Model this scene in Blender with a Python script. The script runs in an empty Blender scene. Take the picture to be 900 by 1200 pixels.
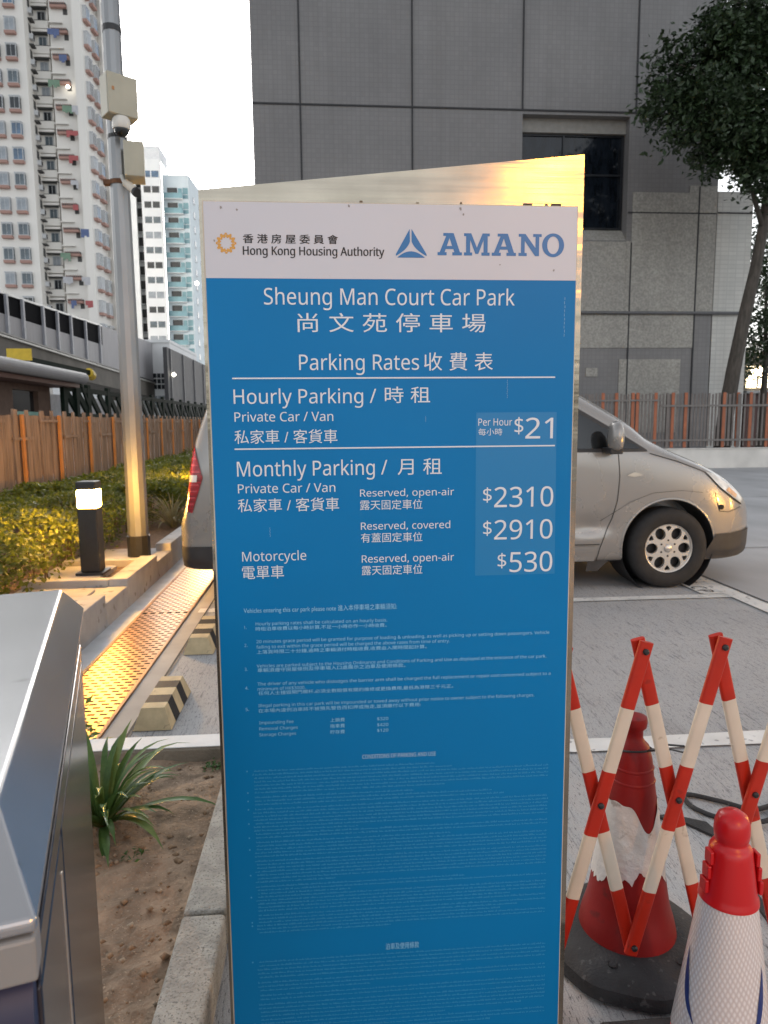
import bpy, bmesh, math, random
from mathutils import Vector, Matrix
from mathutils.geometry import tessellate_polygon
import numpy as np

random.seed(7)
rng = np.random.default_rng(11)
SC = bpy.context.scene
COL = SC.collection
R = math.radians

# ------------------------------------------------------------------ camera
YAW, PITCH, ROLL, EYE = R(4.5), R(7.2), R(-0.5), 1.45
fw = Vector((math.sin(YAW)*math.cos(PITCH), math.cos(YAW)*math.cos(PITCH), -math.sin(PITCH)))
rt = Vector((math.cos(YAW), -math.sin(YAW), 0))
up = rt.cross(fw)
rt2 = rt*math.cos(ROLL) + up*math.sin(ROLL)
up2 = up*math.cos(ROLL) - rt*math.sin(ROLL)
cd = bpy.data.cameras.new('camera')
cam = bpy.data.objects.new('camera', cd); COL.objects.link(cam)
m = Matrix((rt2, up2, -fw)).transposed().to_4x4()
m.translation = (0, 0, EYE)
cam.matrix_world = m
cd.sensor_fit = 'VERTICAL'; cd.sensor_height = 34.6; cd.sensor_width = 34.6; cd.lens = 34.6*832/1200
cd.clip_start = 0.05; cd.clip_end = 3000
cd.dof.use_dof = True; cd.dof.focus_distance = 1.55; cd.dof.aperture_fstop = 9.0
SC.camera = cam

# ------------------------------------------------------------------ sky, sun, exposure
w = bpy.data.worlds.new('World'); SC.world = w; w.use_nodes = True
nt = w.node_tree; nt.nodes.clear()
out = nt.nodes.new('ShaderNodeOutputWorld'); bg = nt.nodes.new('ShaderNodeBackground')
sky = nt.nodes.new('ShaderNodeTexSky'); sky.sky_type = 'NISHITA'; sky.sun_disc = False
SUN_EL, SUN_AZ = R(16), R(-20)          # azimuth measured from +Y towards +X
sky.sun_elevation = SUN_EL; sky.sun_rotation = SUN_AZ
sky.air_density = 1.0; sky.dust_density = 3.0; sky.ozone_density = 1.0
hs = nt.nodes.new('ShaderNodeHueSaturation'); hs.inputs['Saturation'].default_value = 0.22
bg.inputs['Strength'].default_value = 0.15
nt.links.new(sky.outputs[0], hs.inputs['Color']); nt.links.new(hs.outputs[0], bg.inputs[0]); nt.links.new(bg.outputs[0], out.inputs[0])
sd = bpy.data.lights.new('sun', 'SUN'); sd.energy = 0.5; sd.angle = R(40); sd.color = (1.0, 0.97, 0.93)
sun = bpy.data.objects.new('sun', sd); COL.objects.link(sun)
sdir = Vector((math.sin(SUN_AZ)*math.cos(SUN_EL), math.cos(SUN_AZ)*math.cos(SUN_EL), math.sin(SUN_EL)))
sun.rotation_euler = (-sdir).to_track_quat('-Z', 'Y').to_euler()
SC.view_settings.view_transform = 'Standard'; SC.view_settings.look = 'None'
SC.view_settings.exposure = 1.4; SC.view_settings.gamma = 1.0
SC.view_settings.use_curve_mapping = False

# ------------------------------------------------------------------ helpers
ORG = {}
def srgb(r, g, b):
    f = lambda c: (c/255/12.92) if c/255 <= 0.04045 else ((c/255+0.055)/1.055)**2.4
    return (f(r), f(g), f(b))

def M(name, col, rough=0.6, metal=0.0, var=0.12, scale=6.0, bump=0.0, bscale=80.0, coat=0.0, emit=None, estr=0.0,
      stretch=(1, 1, 1), spec=0.5, detail=6.0, spots=None, alpha_t=0.0, rvar=0.0):
    mt = bpy.data.materials.new(name); mt.use_nodes = True
    n = mt.node_tree.nodes; L = mt.node_tree.links; b = n['Principled BSDF']
    b.inputs['Roughness'].default_value = rough; b.inputs['Metallic'].default_value = metal
    b.inputs['Specular IOR Level'].default_value = spec
    b.inputs['Coat Weight'].default_value = coat
    if coat: b.inputs['Coat Roughness'].default_value = 0.06
    tc = n.new('ShaderNodeTexCoord'); mp = n.new('ShaderNodeMapping'); mp.inputs['Scale'].default_value = stretch
    L.new(tc.outputs['Object'], mp.inputs[0])
    nz = n.new('ShaderNodeTexNoise'); nz.inputs['Scale'].default_value = scale; nz.inputs['Detail'].default_value = detail
    L.new(mp.outputs[0], nz.inputs['Vector'])
    rp = n.new('ShaderNodeValToRGB')
    rp.color_ramp.elements[0].position = 0.28; rp.color_ramp.elements[1].position = 0.72
    rp.color_ramp.elements[0].color = [max(0, c*(1-var)) for c in col]+[1]
    rp.color_ramp.elements[1].color = [min(1, c*(1+var)) for c in col]+[1]
    L.new(nz.outputs['Fac'], rp.inputs[0])
    src = rp.outputs[0]
    if spots:                                   # (colour, scale, threshold) small grime / chips
        n2 = n.new('ShaderNodeTexNoise'); n2.inputs['Scale'].default_value = spots[1]; n2.inputs['Detail'].default_value = 8
        L.new(mp.outputs[0], n2.inputs['Vector'])
        r2 = n.new('ShaderNodeValToRGB'); r2.color_ramp.elements[0].position = spots[2]; r2.color_ramp.elements[1].position = min(1, spots[2]+0.06)
        L.new(n2.outputs['Fac'], r2.inputs[0])
        mx = n.new('ShaderNodeMixRGB'); mx.inputs[2].default_value = list(spots[0])+[1]
        L.new(r2.outputs[0], mx.inputs[0]); L.new(src, mx.inputs[1]); src = mx.outputs[0]
    L.new(src, b.inputs['Base Color'])
    if rvar:
        mr = n.new('ShaderNodeMapRange'); mr.inputs[3].default_value = max(0, rough-rvar); mr.inputs[4].default_value = min(1, rough+rvar)
        L.new(nz.outputs['Fac'], mr.inputs[0]); L.new(mr.outputs[0], b.inputs['Roughness'])
    if bump:
        n3 = n.new('ShaderNodeTexNoise'); n3.inputs['Scale'].default_value = bscale; n3.inputs['Detail'].default_value = 6
        L.new(mp.outputs[0], n3.inputs['Vector'])
        bp = n.new('ShaderNodeBump'); bp.inputs['Strength'].default_value = bump; bp.inputs['Distance'].default_value = 0.01
        L.new(n3.outputs['Fac'], bp.inputs['Height']); L.new(bp.outputs[0], b.inputs['Normal'])
    if emit:
        b.inputs['Emission Color'].default_value = list(emit)+[1]; b.inputs['Emission Strength'].default_value = estr
    return mt

class MB:
    def __init__(s): s.v = []; s.f = []; s.m = []
    def add(s, vs, fs, mi=0):
        o = len(s.v); s.v += [tuple(v) for v in vs]; s.f += [tuple(i+o for i in f) for f in fs]; s.m += [mi]*len(fs); return s
    def box(s, x0, x1, y0, y1, z0, z1, mi=0):
        return s.add([(x0,y0,z0),(x1,y0,z0),(x1,y1,z0),(x0,y1,z0),(x0,y0,z1),(x1,y0,z1),(x1,y1,z1),(x0,y1,z1)],
              [(0,3,2,1),(4,5,6,7),(0,1,5,4),(1,2,6,5),(2,3,7,6),(3,0,4,7)], mi)
    def obox(s, c, ax, ay, az, mi=0):              # oriented box: centre and three half-axis vectors
        c, ax, ay, az = map(Vector, (c, ax, ay, az)); v = []
        for k in (-1, 1):
            for i, j in ((-1,-1),(1,-1),(1,1),(-1,1)): v.append(c+ax*i+ay*j+az*k)
        return s.add(v, [(0,3,2,1),(4,5,6,7),(0,1,5,4),(1,2,6,5),(2,3,7,6),(3,0,4,7)], mi)
    def bar(s, p, q, wv, tv, mi=0):                 # bar from p to q, half width vectors
        p, q = Vector(p), Vector(q); return s.obox((p+q)/2, (q-p)/2, wv, tv, mi)
    def prism(s, poly, y0, y1, axis='y', mi=0, mside=None):
        n = len(poly); P = [Vector((a, b, 0)) for a, b in poly]
        tris = tessellate_polygon([P])
        def mk(a, b, d): return {'y': (a, d, b), 'x': (d, a, b), 'z': (a, b, d)}[axis]
        vs = [mk(a, b, y0) for a, b in poly]+[mk(a, b, y1) for a, b in poly]
        s.add(vs, [t for t in tris]+[tuple(reversed([i+n for i in t])) for t in tris], mi)
        s.add(vs, [(i, (i+1) % n, (i+1) % n+n, i+n) for i in range(n)], mi if mside is None else mside)
        return s
    def lathe(s, prof, c=(0,0,0), n=32, mi=0, mis=None, a0=0.0, axis=None):
        c = Vector(c); o = []
        for r, z in prof:
            for k in range(n):
                a = a0+2*math.pi*k/n; o.append((c.x+r*math.cos(a), c.y+r*math.sin(a), c.z+z))
        if axis is not None:
            q = Vector((0,0,1)).rotation_difference(Vector(axis)); o = [tuple(c+q@(Vector(p)-c)) for p in o]
        for j in range(len(prof)-1):
            fs = [(j*n+k, j*n+(k+1) % n, (j+1)*n+(k+1) % n, (j+1)*n+k) for k in range(n)]
            b = len(s.v)
            if j == 0: base = b; s.v += [tuple(p) for p in o]
            s.f += [tuple(i+base for i in f) for f in fs]; s.m += [mi if mis is None else mis[j]]*n
        return s
    def tube(s, pts, r, n=8, mi=0, r1=None, caps=True):
        pts = [Vector(p) for p in pts]; N = len(pts); o = []
        t0 = (pts[1]-pts[0]).normalized(); u = t0.orthogonal().normalized()
        for i, p in enumerate(pts):
            t = (pts[min(i+1, N-1)]-pts[max(i-1, 0)]).normalized()
            u = (u-t*u.dot(t)).normalized(); v = t.cross(u)
            rr = r if r1 is None else r+(r1-r)*i/(N-1)
            if callable(r): rr = r(i/(N-1))
            for k in range(n):
                a = 2*math.pi*k/n; o.append(p+u*math.cos(a)*rr+v*math.sin(a)*rr)
        fs = [(i*n+k, i*n+(k+1) % n, (i+1)*n+(k+1) % n, (i+1)*n+k) for i in range(N-1) for k in range(n)]
        if caps: fs += [tuple(range(n-1, -1, -1)), tuple((N-1)*n+k for k in range(n))]
        return s.add(o, fs, mi)
    def build(s, name, mats, parent=None, smooth=False, bevel=0.0, seg=2, local=False, auto=None):
        me = bpy.data.meshes.new(name); v = s.v
        if parent is not None and not local:
            o = ORG.get(parent.name, Vector((0,0,0))); v = [(a-o.x, b-o.y, c-o.z) for a, b, c in v]
        me.from_pydata(v, [], s.f)
        if not isinstance(mats, (list, tuple)): mats = [mats]
        for mt in mats: me.materials.append(mt)
        me.polygons.foreach_set('material_index', s.m)
        if smooth: me.polygons.foreach_set('use_smooth', [True]*len(s.f))
        me.update()
        if auto is not None:
            me.polygons.foreach_set('use_smooth', [True]*len(s.f)); me.set_sharp_from_angle(angle=R(auto))
        ob = bpy.data.objects.new(name, me); COL.objects.link(ob)
        if parent is not None:
            ob.parent = parent
            ORG[ob.name] = ORG.get(parent.name, Vector((0,0,0)))
        if bevel:
            bm_ = ob.modifiers.new('edge', 'BEVEL'); bm_.width = bevel; bm_.segments = seg; bm_.limit_method = 'ANGLE'; bm_.angle_limit = R(40)
        return ob

def thing(name, label, cat, loc=(0,0,0), group=None, rz=0.0, local=False):
    o = bpy.data.objects.new(name, None); COL.objects.link(o); o.location = loc; o.rotation_euler = (0, 0, rz)
    o.empty_display_size = 0.1
    o['label'] = label; o['category'] = cat
    if group: o['group'] = group
    ORG[o.name] = Vector((0,0,0)) if local else Vector(loc)
    return o
def tag(o, label, cat, group=None, kind=None):
    o['label'] = label; o['category'] = cat
    if group: o['group'] = group
    if kind: o['kind'] = kind
    return o
def struct(o, kind='structure'): o['kind'] = kind; return o
def dup(root, loc=None, label=None, rz=None):
    r = root.copy(); COL.objects.link(r)
    if loc is not None: r.location = loc
    if rz is not None: r.rotation_euler = (0, 0, rz)
    if label: r['label'] = label
    for ch in list(root.children):
        c = ch.copy(); COL.objects.link(c); c.parent = r
        for g in list(ch.children):
            d = g.copy(); COL.objects.link(d); d.parent = c
    return r
def copypart(o, parent, loc):
    c = o.copy(); COL.objects.link(c); c.parent = parent; c.location = loc
    return c
def raw(name, V, F, mats, parent=None, mi=None, smooth=False):
    me = bpy.data.meshes.new(name)
    V = np.asarray(V, float)
    if parent is not None:
        o = ORG.get(parent.name, Vector((0,0,0))); V = V-np.array(o)
    F = np.asarray(F, int); nf, k = F.shape
    me.vertices.add(len(V)); me.vertices.foreach_set('co', V.ravel())
    me.loops.add(nf*k); me.loops.foreach_set('vertex_index', F.ravel())
    me.polygons.add(nf); me.polygons.foreach_set('loop_start', np.arange(nf)*k); me.polygons.foreach_set('loop_total', np.full(nf, k))
    if not isinstance(mats, (list, tuple)): mats = [mats]
    for mt in mats: me.materials.append(mt)
    if mi is not None: me.polygons.foreach_set('material_index', mi)
    if smooth: me.polygons.foreach_set('use_smooth', [True]*nf)
    me.update(calc_edges=True); me.validate()
    ob = bpy.data.objects.new(name, me); COL.objects.link(ob)
    if parent is not None: ob.parent = parent; ORG[ob.name] = ORG.get(parent.name, Vector((0,0,0)))
    return ob

def leaves(points, normals_up, size, aspect=0.5, jitter=0.9, droop=0.2):
    """small bent leaves (two quads each): returns verts, faces"""
    n = len(points); P = np.asarray(points)
    d = rng.normal(size=(n, 3)); d[:, 2] = d[:, 2]*0.6-droop; d /= np.linalg.norm(d, axis=1)[:, None]
    u = np.array([0, 0, 1.0])+rng.normal(size=(n, 3))*jitter
    s = np.cross(d, u); s /= np.linalg.norm(s, axis=1)[:, None]+1e-9
    nn = np.cross(s, d)
    L = size*(0.65+0.7*rng.random(n))[:, None]; W = L*aspect*0.5
    a = P; b = P+d*L*0.5+s*W-nn*L*0.06; c = P+d*L; e = P+d*L*0.5-s*W-nn*L*0.06; mid = P+d*L*0.5+nn*L*0.05
    V = np.stack([a, b, c, e, mid], 1).reshape(-1, 3)
    k = np.arange(n)[:, None]*5
    F = np.concatenate([k+np.array([0, 1, 4]), k+np.array([1, 2, 4]), k+np.array([2, 3, 4]), k+np.array([3, 0, 4])])
    return V, F

def leaf_mat(name, c0, c1, rough=0.45, trans=0.25, scale=1.5):
    mt = bpy.data.materials.new(name); mt.use_nodes = True
    n = mt.node_tree.nodes; L = mt.node_tree.links; b = n['Principled BSDF']; b.inputs['Roughness'].default_value = rough
    b.inputs['Specular IOR Level'].default_value = 0.35
    tc = n.new('ShaderNodeTexCoord'); nz = n.new('ShaderNodeTexNoise'); nz.inputs['Scale'].default_value = scale; nz.inputs['Detail'].default_value = 9
    nz.inputs['Roughness'].default_value = 0.75
    L.new(tc.outputs['Object'], nz.inputs['Vector'])
    rp = n.new('ShaderNodeValToRGB'); rp.color_ramp.elements[0].position = 0.32; rp.color_ramp.elements[1].position = 0.68
    rp.color_ramp.elements[0].color = list(c0)+[1]; rp.color_ramp.elements[1].color = list(c1)+[1]
    L.new(nz.outputs['Fac'], rp.inputs[0]); L.new(rp.outputs[0], b.inputs['Base Color'])
    tr = n.new('ShaderNodeBsdfTranslucent'); L.new(rp.outputs[0], tr.inputs[0])
    mx = n.new('ShaderNodeMixShader'); mx.inputs[0].default_value = trans
    o = n['Material Output']; L.new(b.outputs[0], mx.inputs[1]); L.new(tr.outputs[0], mx.inputs[2]); L.new(mx.outputs[0], o.inputs[0])
    return mt

try:                                             # Blender's own bundled sans face for the Latin lines; the built-in one if it is absent
    import os
    FONT = bpy.data.fonts.load(os.path.join(bpy.utils.system_resource('DATAFILES', path='fonts'), 'NotoSansMath-Regular.woff2'))
except Exception:
    FONT = None
TXT = {}
def text_prepare(items):
    """set every line once in one text block per weight, then split it into its lines (much faster than one by one)"""
    cjk = lambda t: any(ord(c) > 0x2e80 for c in t)
    for off, kind in sorted({(o, cjk(t)) for t, o in items}):
        lines = sorted({t for t, o in items if o == off and cjk(t) == kind and (t, o) not in TXT})
        if not lines: continue
        cu = bpy.data.curves.new('lettering', 'FONT')
        if FONT and not kind: cu.font = FONT
        cu.size = 1.0; cu.resolution_u = 3; cu.fill_mode = 'FRONT'; cu.offset = off; cu.space_line = 4.0; cu.body = chr(10).join(lines)
        ob = bpy.data.objects.new('lettering', cu); COL.objects.link(ob)
        dg = bpy.context.evaluated_depsgraph_get(); dg.update()
        me = bpy.data.meshes.new_from_object(ob.evaluated_get(dg))
        V = np.zeros(len(me.vertices)*3); me.vertices.foreach_get('co', V); V = V.reshape(-1, 3)
        per = 4.0*TXT.get('pitch', 1.0)
        row = np.floor((-V[:, 1]+0.5*per)/per+0.12).astype(int)
        groups = [[] for _ in lines]
        for p in me.polygons: groups[row[p.vertices[0]]].append(tuple(p.vertices))
        for i, t in enumerate(lines):
            used = sorted({k for f in groups[i] for k in f}); m_ = {k: j for j, k in enumerate(used)}
            Q = V[used].copy(); Q[:, 1] += i*per
            TXT[(t, off)] = (Q, [tuple(m_[k] for k in f) for f in groups[i]])
        bpy.data.objects.remove(ob); bpy.data.curves.remove(cu); bpy.data.meshes.remove(me)
def text_polys(s, offset=0.0):
    if (s, offset) not in TXT: text_prepare([(s, offset)])
    return TXT[(s, offset)]
_H = text_polys('H')[0]; CAPH = _H[:, 1].max()
def text_add(mb, s, x0, x1, z, cap, kind='lat', y=0.0, offset=0.0, mi=0):
    V, F = text_polys(s, offset)
    if not len(V): return
    xa, xb = V[:, 0].min(), V[:, 0].max()
    sx = (x1-x0)/(xb-xa)
    if kind == 'lat': sz = cap/CAPH; zz = V[:, 1]*sz
    else:
        ya, yb = V[:, 1].min(), V[:, 1].max(); sz = cap/(yb-ya); zz = (V[:, 1]-ya)*sz
    X = x0+(V[:, 0]-xa)*sx
    mb.add([(a, y, z+b) for a, b in zip(X, zz)], F, mi)
def curve_fill(outlines, name='emblem'):
    """2-D outlines (first outer, rest holes) -> verts, faces"""
    cu = bpy.data.curves.new(name, 'CURVE'); cu.dimensions = '2D'; cu.fill_mode = 'BOTH'
    for o in outlines:
        sp = cu.splines.new('POLY'); sp.points.add(len(o)-1); sp.use_cyclic_u = True
        for p, q in zip(sp.points, o): p.co = (q[0], q[1], 0, 1)
    ob = bpy.data.objects.new(name, cu); COL.objects.link(ob)
    dg = bpy.context.evaluated_depsgraph_get(); dg.update()
    me = bpy.data.meshes.new_from_object(ob.evaluated_get(dg))
    V = [tuple(v.co) for v in me.vertices]; F = [tuple(p.vertices) for p in me.polygons]
    bpy.data.objects.remove(ob); bpy.data.curves.remove(cu); bpy.data.meshes.remove(me)
    return V, F

# ------------------------------------------------------------------ materials of the setting
def concrete_ground():
    mt = bpy.data.materials.new('brushed_concrete'); mt.use_nodes = True
    n = mt.node_tree.nodes; L = mt.node_tree.links; b = n['Principled BSDF']; b.inputs['Roughness'].default_value = 0.75
    tc = n.new('ShaderNodeTexCoord')
    def noise(scale, stretch, detail=6, rough=0.6):
        mp = n.new('ShaderNodeMapping'); mp.inputs['Scale'].default_value = stretch
        nz = n.new('ShaderNodeTexNoise'); nz.inputs['Scale'].default_value = scale; nz.inputs['Detail'].default_value = detail; nz.inputs['Roughness'].default_value = rough
        L.new(tc.outputs['Object'], mp.inputs[0]); L.new(mp.outputs[0], nz.inputs['Vector']); return nz.outputs['Fac']
    def ramp(src, p0, c0, p1, c1):
        r = n.new('ShaderNodeValToRGB'); r.color_ramp.elements[0].position = p0; r.color_ramp.elements[1].position = p1
        r.color_ramp.elements[0].color = list(c0)+[1]; r.color_ramp.elements[1].color = list(c1)+[1]; L.new(src, r.inputs[0]); return r.outputs[0]
    def mul(a, c):
        x = n.new('ShaderNodeMixRGB'); x.blend_type = 'MULTIPLY'; x.inputs[0].default_value = 1; L.new(a, x.inputs[1]); L.new(c, x.inputs[2]); return x.outputs[0]
    blot = ramp(noise(0.55, (1, 1, 1), 8), 0.3, (0.34, 0.342, 0.346), 0.7, (0.46, 0.462, 0.466))
    groove = noise(1.0, (62, 4.5, 1), 5, 0.75)
    fine = noise(1.0, (190, 30, 1), 4, 0.7)
    c = mul(blot, ramp(groove, 0.31, (0.38, 0.38, 0.39), 0.46, (1, 1, 1)))
    c = mul(c, ramp(fine, 0.36, (0.26, 0.26, 0.27), 0.43, (1, 1, 1)))
    c = mul(c, ramp(noise(2.2, (1, 1, 1), 8, 0.7), 0.62, (1, 1, 1), 0.78, (0.62, 0.61, 0.60)))
    c = mul(c, ramp(noise(260, (1, 1, 1), 2, 0.5), 0.35, (0.80, 0.80, 0.80), 0.62, (1.06, 1.06, 1.06)))
    c = mul(c, ramp(noise(0.9, (1.6, 0.5, 1), 5, 0.6), 0.60, (1, 1, 1), 0.72, (0.80, 0.79, 0.78)))
    L.new(c, b.inputs['Base Color'])
    add = n.new('ShaderNodeMath'); add.operation = 'ADD'; L.new(groove, add.inputs[0]); L.new(fine, add.inputs[1])
    bp = n.new('ShaderNodeBump'); bp.inputs['Strength'].default_value = 0.55; bp.inputs['Distance'].default_value = 0.006
    L.new(add.outputs[0], bp.inputs['Height']); L.new(bp.outputs[0], b.inputs['Normal'])
    return mt
m_ground = concrete_ground()
m_road = M('worn_concrete_lane', (0.39, 0.392, 0.398), 0.7, var=0.18, scale=1.2, bump=0.25, bscale=90, stretch=(1, 0.5, 1), detail=10)
m_paint = M('worn_white_road_paint', (0.66, 0.66, 0.64), 0.6, var=0.15, scale=5, bump=0.2, bscale=120, spots=((0.33, 0.33, 0.33), 22, 0.60))
m_black_paint = M('black_stencil_paint', (0.04, 0.04, 0.045), 0.6)
m_kerb = M('weathered_kerb_concrete', (0.36, 0.345, 0.31), 0.85, var=0.3, scale=14, bump=0.7, bscale=110, spots=((0.22, 0.21, 0.19), 150, 0.56), detail=12)
m_kerb_dark = M('stained_kerb_concrete', (0.25, 0.215, 0.17), 0.85, var=0.25, scale=9, bump=0.6, bscale=90)
m_kerb_white = M('white_painted_concrete', (0.72, 0.72, 0.71), 0.7, var=0.08, scale=10, bump=0.3, bscale=90)
m_planter = M('planter_wall_concrete', (0.37, 0.35, 0.335), 0.8, var=0.18, scale=5, bump=0.4, bscale=100, spots=((0.22, 0.19, 0.16), 9, 0.63), detail=10)
m_soil = M('dry_soil', (0.29, 0.21, 0.145), 0.95, var=0.45, scale=11, bump=1.0, bscale=70, detail=12, spots=((0.42, 0.32, 0.23), 130, 0.62))
m_mulch = M('dark_planter_soil', (0.16, 0.10, 0.06), 0.95, var=0.4, scale=20, bump=1.0, bscale=60, detail=10)
m_black = M('black_powder_coat', (0.018, 0.018, 0.02), 0.45, var=0.2, scale=20)
m_blackrub = M('black_rubber', (0.022, 0.022, 0.024), 0.7, var=0.35, scale=18, bump=0.3, bscale=150, spots=((0.07, 0.07, 0.07), 40, 0.62))
m_steel = M('galvanised_post_steel', (0.27, 0.275, 0.28), 0.42, 0.75, var=0.22, scale=3, stretch=(1, 1, 0.35), detail=10, bump=0.08, bscale=60)
m_rust = M('rusty_band', (0.15, 0.07, 0.035), 0.75, 0.3, var=0.4, scale=30)
m_boxbeige = M('beige_enclosure_paint', (0.40, 0.38, 0.30), 0.5, var=0.08, scale=6)
m_boxside = M('grey_plastic', (0.52, 0.51, 0.48), 0.5)
m_darkglass = M('tinted_glass', (0.012, 0.015, 0.017), 0.04, var=0.3, scale=2, spec=0.6)

# ------------------------------------------------------------------ ground, lane, paint
g = MB(); g.add([(-400, -60, 0), (400, -60, 0), (400, 900, 0), (-400, 900, 0)], [(0, 1, 2, 3)])
struct(g.build('ground', m_ground))
g = MB(); g.add([(3.46, -8, 0.004), (30, -8, 0.004), (30, 20.4, 0.004), (3.46, 20.4, 0.004)], [(0, 1, 2, 3)])
struct(g.build('driving_lane', m_road))
g = MB(); g.add([(-0.98, 6.0, 0.004), (3.30, 6.0, 0.004), (3.30, 20.4, 0.004), (-0.98, 20.4, 0.004)], [(0, 1, 2, 3)])
struct(g.build('bay_floor', m_road))
def paint(name, x0, x1, y0, y1, z=0.008, mt=m_paint):
    b = MB(); nx = max(1, int((x1-x0)/0.3)); ny = max(1, int((y1-y0)/0.3))
    e = lambda: rng.uniform(-0.004, 0.004)
    lo = [(x0+(x1-x0)*i/nx, y0+e()) for i in range(nx+1)]; hi = [(x0+(x1-x0)*i/nx, y1+e()) for i in range(nx+1)]
    vs = [(a, c, z) for a, c in lo]+[(a, c, z) for a, c in hi]
    b.add(vs, [(i, i+1, i+nx+2, i+nx+1) for i in range(nx)]); return struct(b.build(name, mt))
paint('bay_line', -1.02, 3.27, 5.435, 5.545)
paint('bay_line', -0.30, 3.27, 2.885, 3.010)
paint('bay_end_line', 3.272, 3.43, -2.0, 5.55, 0.010)
paint('bay_end_line', 3.272, 3.43, 5.552, 6.6, 0.010)
paint('bay_number_patch', 3.09, 3.270, 5.548, 5.95, 0.010)
b = MB()                                            # stencilled bay letters, read from the lane
for s, y0 in (('P', 5.60), ('C', 5.72)):
    V, F = text_polys(s); h = V[:, 1].max(); wv = V[:, 0].max()
    b.add([(3.105+v[1]/h*0.13, y0+0.09-(v[0]/wv)*0.09, 0.013) for v in V], F)
struct(b.build('bay_letters', m_black_paint))
# joints and patches in the slab
b = MB()
for pts, wd in (([(3.452, -4), (3.452, 20)], 0.018), ([(-0.955, 3.02), (-0.955, 9.5)], 0.012), ([(3.46, 7.55), (14, 7.6)], 0.02), ([(3.46, 12.6), (16, 12.6)], 0.02)):
    (x0, y0), (x1, y1) = pts
    if abs(x1-x0) < abs(y1-y0): b.add([(x0-wd/2, y0, 0.0125), (x0+wd/2, y0, 0.0125), (x1+wd/2, y1, 0.0125), (x1-wd/2, y1, 0.0125)], [(0, 1, 2, 3)])
    else: b.add([(x0, y0-wd/2, 0.0125), (x1, y1-wd/2, 0.0125), (x1, y1+wd/2, 0.0125), (x0, y0+wd/2, 0.0125)], [(0, 1, 2, 3)])
struct(b.build('ground_joints', M('joint_sealant', (0.05, 0.05, 0.05), 0.8)))
b = MB(); b.add([(-1.075, 2.9, 0.004), (-0.96, 2.9, 0.004), (-0.96, 9.5, 0.004), (-1.075, 9.5, 0.004)], [(0, 1, 2, 3)])
struct(b.build('channel_edge', M('smooth_channel_edge', (0.38, 0.36, 0.335), 0.8, var=0.12, scale=4, bump=0.2)))
b = MB(); b.add([(-1.60, 2.9, 0.006), (-1.458, 2.9, 0.006), (-1.458, 14, 0.006), (-1.60, 14, 0.006)], [(0, 1, 2, 3)])
struct(b.build('gutter_strip', M('pale_gutter_strip', (0.50, 0.51, 0.52), 0.7, var=0.12, scale=6, bump=0.25)))

# soil bed with a real uneven surface
nx, ny = 110, 190
xs = np.linspace(-2.2, -0.425, nx); ys = np.linspace(-0.6, 2.885, ny)
gx, gy = np.meshgrid(xs, ys)
def fbm(x, y, seed, octs=5, f0=3.0):
    r = np.random.default_rng(seed); z = np.zeros_like(x); a = 1.0; f = f0
    for _ in range(octs):
        for _k in range(4):
            th = r.random()*6.283; ph = r.random()*6.283
            z += a*0.25*np.sin((x*math.cos(th)+y*math.sin(th))*f*2+ph)
        a *= 0.55; f *= 2.0
    return z
gz = 0.052+0.013*fbm(gx, gy, 3)+0.006*fbm(gx, gy, 8, 4, 22.0)+0.004*rng.normal(size=gx.shape)*(rng.random(gx.shape) > 0.6)
V = np.stack([gx, gy, gz], -1).reshape(-1, 3)
idx = np.arange(nx*ny).reshape(ny, nx)
F = np.stack([idx[:-1, :-1], idx[:-1, 1:], idx[1:, 1:], idx[1:, :-1]], -1).reshape(-1, 4)
so = raw('soil', V, F, m_soil, smooth=True); struct(so)
# pebbles and clods lying on the soil (nobody could count them)
b = MB()
for k in range(900):
    x = rng.uniform(-1.1, -0.44); y = 0.9+1.95*rng.random()**0.8; r = 0.003+0.012*rng.random()**4
    q = [(rng.normal(0, 1), rng.normal(0, 1), rng.normal(0, 1)) for _ in range(3)]
    vs = []
    for (dx, dy, dz) in ((1,0,0),(-1,0,0),(0,1,0),(0,-1,0),(0,0,1),(0,0,-1)):
        s = r*rng.uniform(0.7, 1.25); vs.append((x+dx*s, y+dy*s, 0.056+dz*s*0.7))
    b.add(vs, [(0,2,4),(2,1,4),(1,3,4),(3,0,4),(2,0,5),(1,2,5),(3,1,5),(0,3,5)], 0 if rng.random() > 0.25 else 1)
o = b.build('pebbles', [M('pebble_brown', (0.27, 0.18, 0.11), 0.9, var=0.4, scale=40), M('pebble_pale', (0.36, 0.28, 0.20), 0.85, var=0.3, scale=40)], smooth=True)
tag(o, 'loose pebbles and clods strewn over the brown soil bed', 'pebbles', kind='stuff')
# dry twig curl on soil
b = MB(); b.tube([(-0.63, 1.62, 0.07), (-0.60, 1.58, 0.085), (-0.575, 1.56, 0.075), (-0.56, 1.575, 0.065)], 0.003, 6)
tag(b.build('dry_twig', M('dry_twig', (0.5, 0.38, 0.25), 0.8)), 'pale curled twig lying on the brown soil', 'twig')

# kerbs
b = MB()
y = -0.8
for y0, y1 in ((-0.8, 0.55), (0.556, 1.845), (1.853, 2.876)): b.box(-0.424, -0.304, y0, y1, -0.05, 0.105)
struct(b.build('kerb', m_kerb, bevel=0.012, seg=3))
b = MB(); b.box(-2.2, -0.304, 2.882, 3.005, -0.05, 0.102)
k = struct(b.build('end_kerb', m_kerb_dark, bevel=0.008))
b = MB(); b.box(-2.2, -0.306, 2.886, 3.003, 0.103, 0.108); struct(b.build('painted_kerb_top', m_kerb_white, bevel=0.002))

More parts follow.
